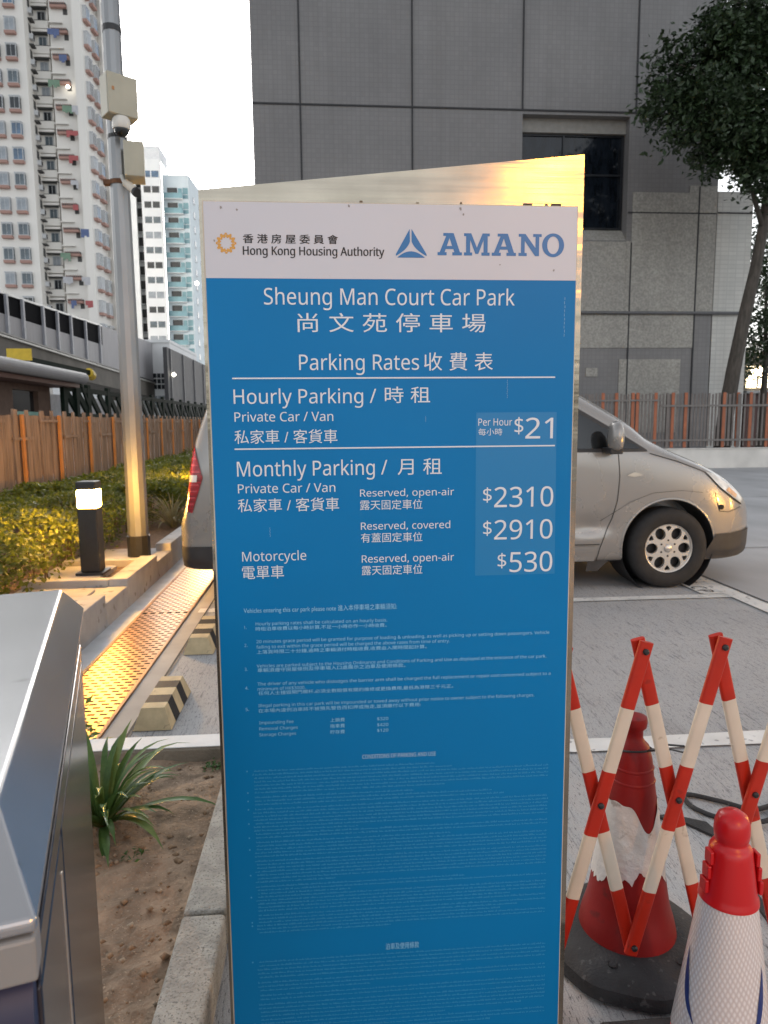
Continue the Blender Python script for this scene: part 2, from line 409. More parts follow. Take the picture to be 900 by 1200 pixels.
# drain grates: perforated steel
def grate_mat():
    mt = bpy.data.materials.new('rusted_drain_steel'); mt.use_nodes = True
    n = mt.node_tree.nodes; L = mt.node_tree.links; b = n['Principled BSDF']
    tc = n.new('ShaderNodeTexCoord'); mp = n.new('ShaderNodeMapping'); mp.inputs['Scale'].default_value = (1/0.062, 1/0.062, 1)
    L.new(tc.outputs['Object'], mp.inputs[0])
    br = n.new('ShaderNodeTexBrick'); br.inputs['Scale'].default_value = 1.0; br.inputs['Brick Width'].default_value = 1.0; br.inputs['Row Height'].default_value = 0.72
    br.inputs['Mortar Size'].default_value = 0.19; br.inputs['Mortar Smooth'].default_value = 0.05; br.offset = 0.5
    L.new(mp.outputs[0], br.inputs['Vector'])
    nz = n.new('ShaderNodeTexNoise'); nz.inputs['Scale'].default_value = 5; nz.inputs['Detail'].default_value = 8; L.new(tc.outputs['Object'], nz.inputs['Vector'])
    rp = n.new('ShaderNodeValToRGB'); rp.color_ramp.elements[0].color = (0.19, 0.085, 0.028, 1); rp.color_ramp.elements[1].color = (0.33, 0.155, 0.04, 1)
    rp.color_ramp.elements[0].position = 0.3; rp.color_ramp.elements[1].position = 0.7
    L.new(nz.outputs['Fac'], rp.inputs[0])
    mx = n.new('ShaderNodeMixRGB'); mx.inputs[1].default_value = (0.008, 0.006, 0.005, 1)
    L.new(br.outputs['Fac'], mx.inputs[0]); L.new(rp.outputs[0], mx.inputs[2]); L.new(mx.outputs[0], b.inputs['Base Color'])
    b.inputs['Metallic'].default_value = 0.85; b.inputs['Specular IOR Level'].default_value = 0.2
    mr = n.new('ShaderNodeMapRange'); mr.inputs[3].default_value = 0.9; mr.inputs[4].default_value = 0.34; L.new(br.outputs['Fac'], mr.inputs[0]); L.new(mr.outputs[0], b.inputs['Roughness'])
    bp = n.new('ShaderNodeBump'); bp.inputs['Strength'].default_value = 0.6; bp.inputs['Distance'].default_value = 0.004; L.new(br.outputs['Fac'], bp.inputs['Height']); L.new(bp.outputs[0], b.inputs['Normal'])
    return mt
m_grate = grate_mat()
for y0, y1, lab in ((2.95, 5.43, 'perforated rusty drain grate nearest the cabinet, beside the end kerb'), (5.442, 9.6, 'perforated rusty drain grate running under the rear of the van')):
    t = thing('drain_grate', lab, 'drain grate', (-1.265, (y0+y1)/2, 0.0), 'drain grates along the planter wall')
    b = MB(); b.box(-1.435, -1.095, y0, y1, 0.0, 0.012); b.build('grate_plate', m_grate, t)
    b = MB(); b.box(-1.456, -1.437, y0, y1, 0.0, 0.016); b.box(-1.093, -1.076, y0, y1, 0.0, 0.016)
    b.build('edge_angle', M('edge_angle_rust', (0.30, 0.17, 0.09), 0.6, 0.4, var=0.3, scale=8), t)

# planter: stepped retaining wall in one thing
t = thing('planter_wall', 'low stepped concrete planter wall with notches beside the drain', 'planter wall', (-1.7, 7, 0))
b = MB()
XF = -1.60
segs = [(3.01, 5.10, .245), (5.103, 5.66, .180), (5.663, 6.655, .240), (6.658, 7.245, .180), (7.248, 9.2, .255), (9.203, 12.5, .27), (12.503, 20, .27)]
for y0, y1, z in segs: b.box(XF-0.15, XF, y0, y1, -0.02, z)
b.build('kerb_blocks', m_planter, t, bevel=0.008)
b = MB(); b.box(-2.42, XF-0.152, 5.103, 5.66, 0, 0.175); b.box(-2.42, XF-0.152, 5.0, 5.098, 0, 0.236); b.box(-2.42, XF-0.152, 5.663, 5.76, 0, 0.232)
b.box(-2.42, -1.90, 5.762, 6.42, 0, 0.200)
b.box(-2.42, XF-0.152, 6.658, 7.42, 0, 0.178); b.box(-2.42, XF-0.152, 6.55, 6.655, 0, 0.222)
b.build('lamp_slab', m_planter, t, bevel=0.006)
b = MB(); b.box(-2.02, -1.80, 5.26, 5.50, 0.176, 0.196); b.build('cover_slab', M('cover_slab', (0.36, 0.33, 0.30), 0.8, var=0.15), t, bevel=0.006)
g = MB(); g.add([(-4.85, 3.0, 0.16), (XF-0.16, 3.0, 0.16), (XF-0.16, 45, 0.16), (-4.85, 45, 0.16)], [(0, 1, 2, 3)])
struct(g.build('planter_soil', m_mulch))

# ------------------------------------------------------------------ bollard lamps and the warm lamps the photo shows lit
m_lens = M('lit_lamp_lens', (0.9, 0.8, 0.6), 0.4, emit=(1.0, 0.50, 0.085), estr=165.0)
def make_bollard(loc, label):
    t = thing('bollard_lamp', label, 'bollard lamp', loc, 'bollard lamps along the planter')
    def bx(n, h, z0, z1, mt, bev=0.012):
        x, y, z = loc; b = MB(); b.box(x-h, x+h, y-h, y+h, z+z0, z+z1); return b.build(n, mt, t, bevel=bev, seg=3)
    bx('base_plate', 0.112, 0, 0.022, m_black, 0.004)
    bx('body', 0.079, 0.022, 0.565, m_black)
    bx('lens', 0.077, 0.567, 0.712, m_lens, 0.01)
    bx('cap', 0.081, 0.714, 0.785, m_black)
    return t
boll = make_bollard((-2.0, 6.1, 0.200), 'black bollard lamp with glowing warm lens on the planter slab before the lamp post')
dup(boll, (-1.98, 11.2, 0.20), 'black bollard lamp glowing in the hedge behind the van rear')

def street_lamp(loc, h, label, aim, estr):
    t = thing('street_lamp', label, 'street lamp', loc, 'lit lamp posts round the car park')
    x, y, z = loc; d = Vector(aim).normalized()
    b = MB(); b.tube([(x, y, z), (x, y, z+h)], 0.07, 12, r1=0.05); b.build('pole', m_steel, t, smooth=True)
    b = MB(); b.tube([(x, y, z+h-0.05), (x+d.x*0.35, y+d.y*0.35, z+h+0.08), (x+d.x*0.8, y+d.y*0.8, z+h+0.1)], 0.03, 8); b.build('arm', m_steel, t, smooth=True)
    c = Vector((x+d.x*0.95, y+d.y*0.95, z+h+0.08)); s = Vector((-d.y, d.x, 0))
    b = MB(); b.obox(c, d*0.32, s*0.13, (0, 0, 0.05)); hd = b.build('lamp_head', m_black, t, bevel=0.02)
    b = MB(); b.obox(c-Vector((0, 0, 0.072)), d*0.27, s*0.11, (0, 0, 0.022)); b.build('lamp_glass', M('street_lamp_glass', (0.9, 0.8, 0.6), 0.4, emit=(1.0, 0.36, 0.02), estr=estr), t)
    return t
street_lamp((2.95, -5.5, 0), 3.85, 'lit warm street lamp on a steel pole behind the camera', (-0.6, 0.8, 0), 180.0)
dup(boll, (6.0, 3.5, 0.1), 'black bollard lamp glowing at the far side of the driving lane')
dup(boll, (7.6, 4.6, 0.1), 'black bollard lamp glowing beyond the driving lane, farther from the van')

# ------------------------------------------------------------------ lamp post with boxes and cameras
t = thing('lamp_post', 'tall grey steel lamp post with dark base sleeve rising from the planter slab', 'lamp post', (-1.885, 7.0, 0.178))
px, py = -1.85, 7.0
b = MB(); b.lathe([(0.102, 0), (0.098, 1.0), (0.078, 5.2), (0.062, 8.6), (0.0, 8.6)], (px, py, 0.178), 12); b.build('pole', m_steel, t, auto=20)
b = MB(); b.lathe([(0.0, 0.002), (0.111, 0.002), (0.111, 0.20), (0.100, 0.205)], (px, py, 0.178), 12); b.build('base_sleeve', m_black, t, auto=20)
b = MB(); b.lathe([(0.094, 0), (0.094, 0.04)], (px, py, 3.62), 16); b.obox((px-0.10, py-0.02, 3.64), (0.035, 0, 0), (0, 0.03, 0), (0, 0, 0.022)); b.build('clamp_band', m_rust, t)
b = MB(); b.lathe([(0.088, 0), (0.088, 0.03)], (px, py, 4.02), 16); b.build('strap_band', m_black, t)
b = MB(); b.lathe([(0.083, 0), (0.083, 0.05)], (px, py, 4.92), 16); b.build('strap_band', m_black, t)
b = MB(); b.tube([(px, py, 8.7), (px-0.5, py, 8.95), (px-1.4, py, 9.05)], 0.035, 8); b.build('arm', m_steel, t, smooth=True)
b = MB(); b.obox((px-1.6, py, 9.03), (0.3, 0, 0), (0, 0.12, 0), (0, 0, 0.06)); b.build('lamp_head', m_steel, t, bevel=0.02)

t = thing('junction_box', 'square beige junction box high on the lamp post above the dome camera', 'junction box', (-1.775, 6.83, 4.30), 'beige boxes on the lamp post', rz=R(36), local=True)
b = MB(); b.box(-0.135, 0.135, -0.085, 0.085, -0.17, 0.17); b.build('box_body', m_boxbeige, t, bevel=0.008)
b = MB(); b.box(-0.131, 0.131, -0.097, -0.086, -0.166, 0.166); b.build('box_door', m_boxbeige, t, bevel=0.004)
b = MB(); b.box(-0.095, -0.075, -0.1000, -0.0975, 0.02, 0.05); b.build('warning_label', M('faded_label', (0.42, 0.2, 0.08), 0.6), t)
b = MB(); b.tube([(-0.05, 0.0, -0.187), (-0.05, 0.02, -0.30)], 0.012, 6); b.build('cable_gland', m_black, t)
t = thing('dome_camera', 'white dome security camera hanging under the upper junction box', 'security camera', (-1.755, 6.79, 4.13))
b = MB(); b.lathe([(0, 0), (0.062, 0), (0.075, -0.02), (0.080, -0.075), (0.072, -0.10), (0.0, -0.10)], (-1.755, 6.79, 4.128), 24); b.build('housing', M('off_white_plastic', (0.62, 0.60, 0.55), 0.45), t, auto=40)
b = MB(); b.lathe([(0.064, -0.102)]+[(0.064*math.cos(a), -0.102-0.060*math.sin(a)) for a in np.linspace(0.1, 1.57, 8)], (-1.755, 6.79, 4.128), 24); b.build('dome', m_darkglass, t, smooth=True)
t = thing('junction_box', 'tall narrow beige junction box on the lamp post beside the rusty band', 'junction box', (-1.675, 6.86, 3.775), 'beige boxes on the lamp post', rz=R(12), local=True)
b = MB(); b.box(-0.085, 0.085, -0.11, 0.11, -0.150, 0.150); b.build('box_body', m_boxbeige, t, bevel=0.006)
b = MB(); b.box(-0.081, 0.081, -0.122, -0.111, -0.146, 0.146); b.build('box_door', m_boxbeige, t, bevel=0.003)
b = MB(); b.tube([(-0.04, 0, -0.167), (-0.035, 0, -0.23)], 0.014, 6); b.build('cable_gland', m_boxside, t)
t = thing('bullet_camera', 'beige bullet security camera pointing down to the right from the lamp post', 'security camera', (-1.70, 6.80, 3.56))
b = MB(); b.tube([(-1.79, 6.84, 3.66), (-1.76, 6.82, 3.58), (-1.735, 6.80, 3.56)], 0.016, 8); b.build('bracket', m_boxside, t, smooth=True)
b = MB(); b.tube([(-1.75, 6.82, 3.59), (-1.66, 6.76, 3.505)], 0.036, 16); b.build('camera_body', M('camera_beige', (0.55, 0.5, 0.42), 0.45), t, auto=40)
b = MB(); b.tube([(-1.658, 6.759, 3.503), (-1.640, 6.747, 3.485)], 0.040, 16); b.build('lens_hood', m_black, t, auto=40)

# ------------------------------------------------------------------ hedge and planter plants
m_hedge = leaf_mat('hedge_leaf', (0.035, 0.052, 0.010), (0.20, 0.22, 0.020), 0.5, 0.35, 2.6)
def hedge(name, x0, x1, y0, y1, zb, hf, n, size, label):
    P = []
    u = rng.random(n*3)
    ys_ = y0+(y1-y0)*u**1.7
    xs_ = rng.uniform(x0, x1, n*3)
    bump = fbm(xs_, ys_, 21, 4, 2.0)
    e = np.clip(np.minimum(xs_-x0, x1-xs_)/0.35, 0, 1)**0.5
    top = zb+hf*(0.45+0.55*e)+0.09*bump
    q = rng.random(n*3)
    z = np.where(q < 0.72, top-np.abs(rng.normal(0, 0.05, n*3)), zb+(top-zb)*rng.random(n*3))
    keep = (z > zb) & ((xs_ > x1-0.5) | (q < 0.85) | (xs_ < x0+0.3))
    P = np.stack([xs_, ys_, z], 1)[keep][:n]
    V, F = leaves(P, None, size, 0.55, 0.8, -0.15)
    t_ = thing(name, label, 'hedge', ((x0+x1)/2, (y0+y1)/2, zb))
    raw('foliage', V, F, m_hedge, t_)
    b = MB()
    for k in range(150):
        x = rng.uniform(x0+0.1, x1-0.1); y = y0+(y1-y0)*rng.random()**1.7
        b.tube([(x, y, zb-0.02), (x+rng.uniform(-.08, .08), y+rng.uniform(-.08, .08), zb+hf*0.7)], 0.008, 5, r1=0.004)
    b.build('stem', M('hedge_stem', (0.10, 0.06, 0.03), 0.9), t_)['kind'] = 'stuff'
    return t_
hedge('hedge', -4.35, -2.20, 4.3, 9.2, 0.16, 0.47, 30000, 0.048, 'low yellow-green hedge along the timber fence, lit by the front bollard')
hedge('hedge', -4.2, -1.80, 9.3, 24.0, 0.16, 0.50, 36000, 0.060, 'far stretch of low green hedge between lamp post and van')
def strap_plant(name, label, cat, c, n, length, width, mats, up_bias, seed, spread=(0, 6.283)):
    r = np.random.default_rng(seed); b = MB(); x, y, z = c
    for k in range(n):
        a = r.uniform(*spread); L_ = length*r.uniform(0.6, 1.1); el = r.uniform(*up_bias); wdt = width*r.uniform(0.8, 1.2)
        d = np.array([math.cos(a), math.sin(a)]); p = np.array([x+d[0]*0.02, y+d[1]*0.02, z]); pts = []; N = 9; ang = el
        droop = r.uniform(1.0, 2.0)
        for i in range(N):
            pts.append(p.copy()); s = L_/(N-1); p = p+np.array([d[0]*math.cos(ang)*s, d[1]*math.cos(ang)*s, math.sin(ang)*s]); ang -= droop/(N-1)*(0.4+1.2*i/(N-1))
        side = np.array([-d[1], d[0], 0]); vs = []
        for i, p in enumerate(pts):
            f = i/(N-1); ww = wdt*(0.55+0.9*f*(1-f)*2)*(1 if f < 0.75 else max(0.03, (1-f)/0.25))
            vs += [p-side*ww/2+np.array([0, 0, ww*0.18]), p, p+side*ww/2+np.array([0, 0, ww*0.18])]
        fs = []
        for i in range(N-1): fs += [(i*3, i*3+1, i*3+4, i*3+3), (i*3+1, i*3+2, i*3+5, i*3+4)]
        b.add(vs, fs, int(r.random() < 0.25))
    t_ = thing(name, label, cat, c)
    o = b.build('leaves', mats, t_, smooth=True)
    return t_
m_strap = leaf_mat('strap_leaf', (0.035, 0.085, 0.022), (0.10, 0.19, 0.055), 0.35, 0.2, 9)
m_strap2 = leaf_mat('strap_leaf_pale', (0.07, 0.14, 0.03), (0.2, 0.27, 0.09), 0.4, 0.2, 9)
m_dry = leaf_mat('grey_grass_blade', (0.16, 0.14, 0.07), (0.33, 0.30, 0.17), 0.6, 0.2, 9)
strap_plant('lily_plant', 'green strap-leaved lily growing from the soil beside the grey cabinet', 'plant', (-0.815, 2.42, 0.05), 84, 0.40, 0.025, [m_strap, m_strap2], (0.35, 1.45), 5)
t_ = thing('weed_plant', 'small leafy weed poking over the drain beside the lily', 'plant', (-1.12, 3.08, 0.02))
P = np.array([-1.13, 3.10, 0.05])+rng.normal(size=(70, 3))*np.array([0.06, 0.05, 0.05])+np.array([0, 0, 0.07]); V, F = leaves(P, None, 0.05, 0.4); raw('leaves', V, F, m_strap2, t_)
for c, n_, lab in (((-0.49, 2.80, 0.05), 60, 'tiny green weed in the soil corner by the white kerb'), ((-0.64, 2.20, 0.05), 26, 'tiny green sprout in the middle of the soil bed')):
    t_ = thing('weed_plant', lab, 'plant', c)
    P = np.array(c)+rng.normal(size=(n_, 3))*np.array([0.022, 0.02, 0.006])+np.array([0, 0, 0.012]); V, F = leaves(P, None, 0.020, 0.45); raw('leaves', V, F, m_strap, t_)
strap_plant('ornamental_grass', 'pale grey-green grass tuft by the planter wall behind the lamp post', 'plant', (-1.95, 9.0, 0.16), 90, 0.62, 0.014, [m_dry, m_dry], (0.5, 1.5), 8)

# ------------------------------------------------------------------ left timber fence
m_timber = M('brown_timber_slat', (0.30, 0.195, 0.13), 0.5, var=0.4, scale=3, stretch=(4, 4, 0.5), detail=8, bump=0.12)
m_orange = M('orange_slat', (0.62, 0.23, 0.05), 0.5, var=0.15, scale=4)
t = thing('timber_fence', 'brown timber slat fence with orange slats behind the hedge', 'fence', (-4.8, 20, 0))
XB = -4.8
b = MB(); y = 5.0; k = 0
while y < 44:
    wd = 0.105; z1 = 1.60+(0.09 if (k % 9) in (0, 1, 4) else 0)+0.012*rng.random()
    off = 0.025 if (k % 9) in (0, 4) else 0
    b.box(XB-0.012+off, XB+0.012+off, y, y+wd, 0.10, z1); y += wd+0.012; k += 1
b.build('slat_panel', m_timber, t)
y = 6.0; k = 0
while y < 30:
    z = 1.50 if k % 2 == 0 else 1.22
    b = MB(); b.box(XB+0.04, XB+0.065, y, y+0.75, z, z+0.045); y += 1.053; k += 1
    b.build('short_rail', m_timber, t)
b = MB(); b.box(XB-0.07, XB-0.014, 5, 44, 0.4, 0.5); b.box(XB-0.07, XB-0.014, 5, 44, 1.2, 1.3); b.build('back_rail', m_timber, t)
for y in (8.55, 10.05, 11.58, 13.13, 14.77, 16.36, 17.9, 19.37, 21.02, 22.5, 24.05, 25.6, 27.2, 28.8, 30.4, 32):
    b = MB(); b.box(XB+0.042, XB+0.075, y-0.045, y+0.045, 0.10, 1.62); b.build('orange_slat', m_orange, t)

# ------------------------------------------------------------------ right fence on a low wall
YF = 20.6
t = thing('boundary_wall', 'low white rendered wall under the slatted fence, behind the van', 'low wall', (10, YF, 0))
b = MB(); b.box(-1.0, 26, YF-0.18, YF+0.18, 0, 0.56); b.build('wall_body', M('white_render', (0.68, 0.66, 0.62), 0.8, var=0.12, scale=2, bump=0.2, detail=10), t, bevel=0.01)
b = MB(); b.box(-1.0, 26, YF-0.20, YF+0.20, 0.562, 0.60); b.build('wall_coping', M('wall_coping', (0.6, 0.58, 0.54), 0.8, var=0.1), t, bevel=0.008)
t = thing('slatted_fence', 'dark grey slatted metal fence with orange bars behind the van', 'fence', (10, YF, 0.6))
m_orange_r = M('red_brown_slat', (0.34, 0.105, 0.045), 0.5, var=0.2, scale=4)
m_greyslat = M('dark_grey_slat', (0.15, 0.13, 0.12), 0.5, var=0.25, scale=3)
b = MB(); x = -1.0; k = 0
while x < 26:
    wd = 0.05 if k % 3 else 0.075; b.box(x, x+wd, YF-0.01+0.012*(k % 3 == 0), YF+0.01, 0.66, 2.20+0.05*((k*7) % 5)/5); x += wd+(0.05 if x < 12.3 else 0.085); k += 1
b.build('slat_panel', m_greyslat, t)
b = MB()
for z in (0.84, 1.86): b.box(9.9 if z > 1 else -1.0, 26, YF-0.075, YF-0.035, z-0.03, z+0.03)
b.box(-1, 9.9, YF-0.075, YF-0.035, 2.0, 2.05)
b.build('rail', M('fence_rail', (0.17, 0.155, 0.145), 0.5), t)
for x in (7.7, 10.1, 12.3, 14.6, 17): 
    b = MB(); b.box(x-0.045, x+0.045, YF-0.06, YF-0.034, 0.605, 2.2); b.build('post', m_greyslat, t)
for x in (-0.3, 0.6, 1.5, 2.6, 3.7, 4.6, 5.6, 6.7, 8.12, 8.53, 9.03, 9.17, 9.73, 10.26, 10.66, 11.85, 12.28, 12.68, 13.22, 13.9, 14.9, 15.7, 16.8):
    b = MB(); b.box(x-0.045, x+0.045, YF-0.034, YF-0.012, 0.62, 2.25); b.build('orange_slat', m_orange_r, t)

# ------------------------------------------------------------------ grey building on the right
def tile_mat(name, col, mort, sx, sz, var=0.1, speck=None, mfac=0.05):
    mt = bpy.data.materials.new(name); mt.use_nodes = True
    n = mt.node_tree.nodes; L = mt.node_tree.links; b = n['Principled BSDF']; b.inputs['Roughness'].default_value = 0.55
    tc = n.new('ShaderNodeTexCoord'); sp = n.new('ShaderNodeSeparateXYZ'); cb = n.new('ShaderNodeCombineXYZ')
    L.new(tc.outputs['Object'], sp.inputs[0])
    ad = n.new('ShaderNodeMath'); ad.operation = 'ADD'; L.new(sp.outputs[0], ad.inputs[0]); L.new(sp.outputs[1], ad.inputs[1])
    L.new(ad.outputs[0], cb.inputs[0]); L.new(sp.outputs[2], cb.inputs[1])
    br = n.new('ShaderNodeTexBrick'); br.offset = 0.0; br.inputs['Scale'].default_value = 1; br.inputs['Brick Width'].default_value = sx; br.inputs['Row Height'].default_value = sz
    br.inputs['Mortar Size'].default_value = mfac*sz; br.inputs['Color1'].default_value = [c*(1-var) for c in col]+[1]; br.inputs['Color2'].default_value = [c*(1+var) for c in col]+[1]
    br.inputs['Mortar'].default_value = list(mort)+[1]
    L.new(cb.outputs[0], br.inputs['Vector'])
    nz = n.new('ShaderNodeTexNoise'); nz.inputs['Scale'].default_value = 0.45; nz.inputs['Detail'].default_value = 9; L.new(tc.outputs['Object'], nz.inputs['Vector'])
    rp = n.new('ShaderNodeValToRGB'); rp.color_ramp.elements[0].position = 0.3; rp.color_ramp.elements[1].position = 0.7
    rp.color_ramp.elements[0].color = (0.82, 0.82, 0.83, 1); rp.color_ramp.elements[1].color = (1, 1, 1, 1); L.new(nz.outputs['Fac'], rp.inputs[0])
    mx = n.new('ShaderNodeMixRGB'); mx.blend_type = 'MULTIPLY'; mx.inputs[0].default_value = 1; L.new(br.outputs['Color'], mx.inputs[1]); L.new(rp.outputs[0], mx.inputs[2])
    src = mx.outputs[0]
    if speck:
        n2 = n.new('ShaderNodeTexNoise'); n2.inputs['Scale'].default_value = speck; n2.inputs['Detail'].default_value = 3; L.new(tc.outputs['Object'], n2.inputs['Vector'])
        r2 = n.new('ShaderNodeValToRGB'); r2.color_ramp.elements[0].position = 0.35; r2.color_ramp.elements[1].position = 0.65
        r2.color_ramp.elements[0].color = (0.78, 0.78, 0.77, 1); r2.color_ramp.elements[1].color = (1.12, 1.12, 1.10, 1); L.new(n2.outputs['Fac'], r2.inputs[0])
        m2 = n.new('ShaderNodeMixRGB'); m2.blend_type = 'MULTIPLY'; m2.inputs[0].default_value = 1; L.new(src, m2.inputs[1]); L.new(r2.outputs[0], m2.inputs[2]); src = m2.outputs[0]
    ms = n.new('ShaderNodeMapping'); ms.inputs['Scale'].default_value = (2.6, 2.6, 0.10); L.new(tc.outputs['Object'], ms.inputs[0])
    n4 = n.new('ShaderNodeTexNoise'); n4.inputs['Scale'].default_value = 1.0; n4.inputs['Detail'].default_value = 7; n4.inputs['Roughness'].default_value = 0.65; L.new(ms.outputs[0], n4.inputs['Vector'])
    r4 = n.new('ShaderNodeValToRGB'); r4.color_ramp.elements[0].position = 0.36; r4.color_ramp.elements[1].position = 0.60
    r4.color_ramp.elements[0].color = (0.91, 0.905, 0.90, 1); r4.color_ramp.elements[1].color = (1, 1, 1, 1); L.new(n4.outputs['Fac'], r4.inputs[0])
    m4 = n.new('ShaderNodeMixRGB'); m4.blend_type = 'MULTIPLY'; m4.inputs[0].default_value = 1; L.new(src, m4.inputs[1]); L.new(r4.outputs[0], m4.inputs[2]); src = m4.outputs[0]
    L.new(src, b.inputs['Base Color']); return mt
m_gtile = tile_mat('grey_mosaic_tile', (0.212, 0.205, 0.203), (0.182, 0.177, 0.176), 0.15, 0.15, 0.04, None, 0.07)
m_granite = tile_mat('speckled_granite_panel', (0.36, 0.345, 0.315), (0.34, 0.325, 0.30), 0.30, 0.15, 0.04, 16, 0.03)
m_wtile = tile_mat('pale_mosaic_tile', (0.58, 0.57, 0.53), (0.50, 0.49, 0.46), 0.30, 0.15, 0.05, None, 0.10)
m_joint = M('dark_wall_joint', (0.035, 0.035, 0.038), 0.8)
YB = 25.0
t = thing('grey_building', 'large dark grey tiled building with a recessed window and granite panels', 'building', (6, 35, 0))
b = MB()
X0, X1, ZT = -2.25, 13.75, 26
wx0, wx1, wz0, wz1 = 6.78, 10.52, 7.66, 11.74
b.box(X0, wx0, YB, YB+0.5, 0, ZT); b.box(wx1, X1, YB, YB+0.5, 0, ZT); b.box(wx0, wx1, YB, YB+0.5, 0, wz0); b.box(wx0, wx1, YB, YB+0.5, wz1, ZT)
b.box(X0, X1, YB+0.503, YB+18, 0, ZT)
b.build('wall', m_gtile, t)
b = MB(); b.box(X1+0.001, X1+0.35, YB+0.6, YB+18, 0, ZT); b.build('side_wall', m_gtile, t)
b = MB(); b.add([(wx0, YB, wz0+0.003), (wx1, YB, wz0+0.003), (wx1, YB+0.45, 8.12), (wx0, YB+0.45, 8.12)], [(0, 1, 2, 3)]); b.build('window_sill', m_granite, t)
b = MB(); b.box(wx0+0.002, wx1-0.002, YB+0.30, YB+0.49, 11.28, wz1-0.002); b.build('lintel', M('lintel_stone', (0.26, 0.25, 0.23), 0.7), t)
wn = MB()
for x in (wx0+0.03, 8.32, wx1-0.09): wn.box(x, x+0.06, YB+0.40, YB+0.46, 8.13, 11.27)
for z in (8.13, 9.92, 11.21): wn.box(wx0+0.03, wx1-0.03, YB+0.41, YB+0.455, z, z+0.06)
wo = wn.build('window', M('dark_bronze_frame', (0.012, 0.014, 0.018), 0.4), t)
b = MB(); b.box(wx0+0.01, wx1-0.01, YB+0.465, YB+0.485, 8.12, 11.27); b.build('pane', M('dark_window_glass', (0.008, 0.011, 0.016), 0.06, var=0.7, scale=3, stretch=(2, 1, 0.6), spec=0.35), wo)
b = MB()
def jv(x, z0, z1, wd=0.05): b.box(x-wd/2, x+wd/2, YB-0.036, YB-0.002, z0, z1)
def jh(z, x0, x1, wd=0.05): b.box(x0, x1, YB-0.034, YB-0.003, z-wd/2, z+wd/2)
jv(-0.68, 0, ZT); jv(3.03, 0, ZT); jv(6.77, 11.9, ZT); jv(10.70, 0, 7.6); jv(10.72, 11.9, ZT); jv(13.1, 0, 9.5); jv(13.45, 12, ZT)
jh(11.86, X0, X1); jh(15.62, X0, X1); jh(8.60, 10.55, X1, 0.045); jh(19.4, X0, X1)
b.build('joint', m_joint, t)
b = MB()
for x0, x1, z0, z1 in ((X0, 6.77, 4.0, 7.62), (6.775, 10.52, 4.0, 7.62), (10.525, 10.69, 4.0, 7.64), (10.71, 13.07, 4.0, 9.28), (13.12, X1, 5.24, 9.28), (12.75, X1, 9.283, 9.52)):
    b.box(x0, x1, YB-0.03, YB-0.001, z0, z1)
b.box(10.40, 12.66, YB-0.03, YB-0.001, 1.0, 3.6); b.box(9.2, 9.62, YB-0.03, YB-0.001, 3.0, 3.3)
b.build('granite_panel', m_granite, t)
b = MB(); b.tube([(5, YB-0.10, 5.20), (14.9, YB-0.10, 5.20)], 0.055, 8); b.build('pipe', M('wall_pipe', (0.11, 0.11, 0.115), 0.5), t, smooth=True)
t = thing('annex_wall', 'pale tiled narrow wall standing between the grey building and the tree', 'wall', (14.5, 26, 0))
b = MB(); b.box(13.80, 15.10, YB+0.02, YB+1.2, 0, 9.36); b.build('wall', m_wtile, t)
b = MB(); b.box(13.81, 15.09, YB-0.012, YB+0.018, 8.62, 8.66); b.box(13.81, 15.09, YB-0.012, YB+0.018, 5.2, 5.25); b.build('joint', m_joint, t)

# ------------------------------------------------------------------ trees on the right
m_leafdark = leaf_mat('dark_tree_leaf', (0.010, 0.020, 0.010), (0.055, 0.090, 0.040), 0.32, 0.12, 1.3)
m_bark = M('grey_brown_bark', (0.075, 0.065, 0.055), 0.9, var=0.4, scale=5, stretch=(3, 3, 0.6), bump=0.8, bscale=20, detail=10)
def crown(name, lumps, n, size, parent, mt, hollow=0.55, clump=14):
    P = []
    vol = np.array([l[3]**2 for l in lumps]); vol = vol/vol.sum()
    nc = n//clump
    big = list(lumps); lumps = []
    for l in big:
        lumps.append((l[0], l[1], l[2], l[3]*0.66))
        for _ in range(9):
            d = rng.normal(size=3); d /= np.linalg.norm(d); f = l[3]*rng.uniform(0.70, 1.08); lumps.append((l[0]+d[0]*f, l[1]+d[1]*f, l[2]+d[2]*f*0.85, l[3]*rng.uniform(0.22, 0.42)))
    vol = np.array([l[3]**2 for l in lumps]); vol = vol/vol.sum()
    for l, v in zip(lumps, vol):
        k = int(nc*v)
        d = rng.normal(size=(k, 3)); d /= np.linalg.norm(d, axis=1)[:, None]
        rr = l[3]*(hollow+(1.05-hollow)*rng.random(k)**0.6)[:, None]*np.array([1, 1, 0.85])
        P.append(np.array(l[:3])+d*rr)
    C0 = np.concatenate(P)
    w_ = np.sin(C0[:, 0]*3.1+C0[:, 2]*1.3)+np.sin(C0[:, 2]*3.7-C0[:, 1]*2.1)+np.sin(C0[:, 0]*1.7+C0[:, 1]*3.3+C0[:, 2]*2.3)
    keep = (rng.random(len(C0)) > 0.08) & (w_ > -1.05)
    C0 = C0[keep]
    Q = np.repeat(C0, clump, 0)+rng.normal(size=(len(C0)*clump, 3))*size*1.15
    V, F = leaves(Q, None, size, 0.48, 0.7, 0.35)
    return raw(name, V, F, mt, parent)
t = thing('leaning_tree', 'leafy dark green tree with leaning bare trunk in front of the grey building', 'tree', (12.6, 21.8, 0))
b = MB()
tr = [(12.5, 21.8, 0), (12.62, 21.8, 1.6), (12.80, 21.8, 3.0), (13.06, 21.8, 4.6), (13.30, 21.75, 6.0), (13.46, 21.7, 7.4), (13.5, 21.6, 8.6), (13.4, 21.4, 10.5), (13.2, 21.2, 12.5)]
b.tube(tr, 0.26, 14, r1=0.08); b.build('trunk', m_bark, t, smooth=True)
b = MB()
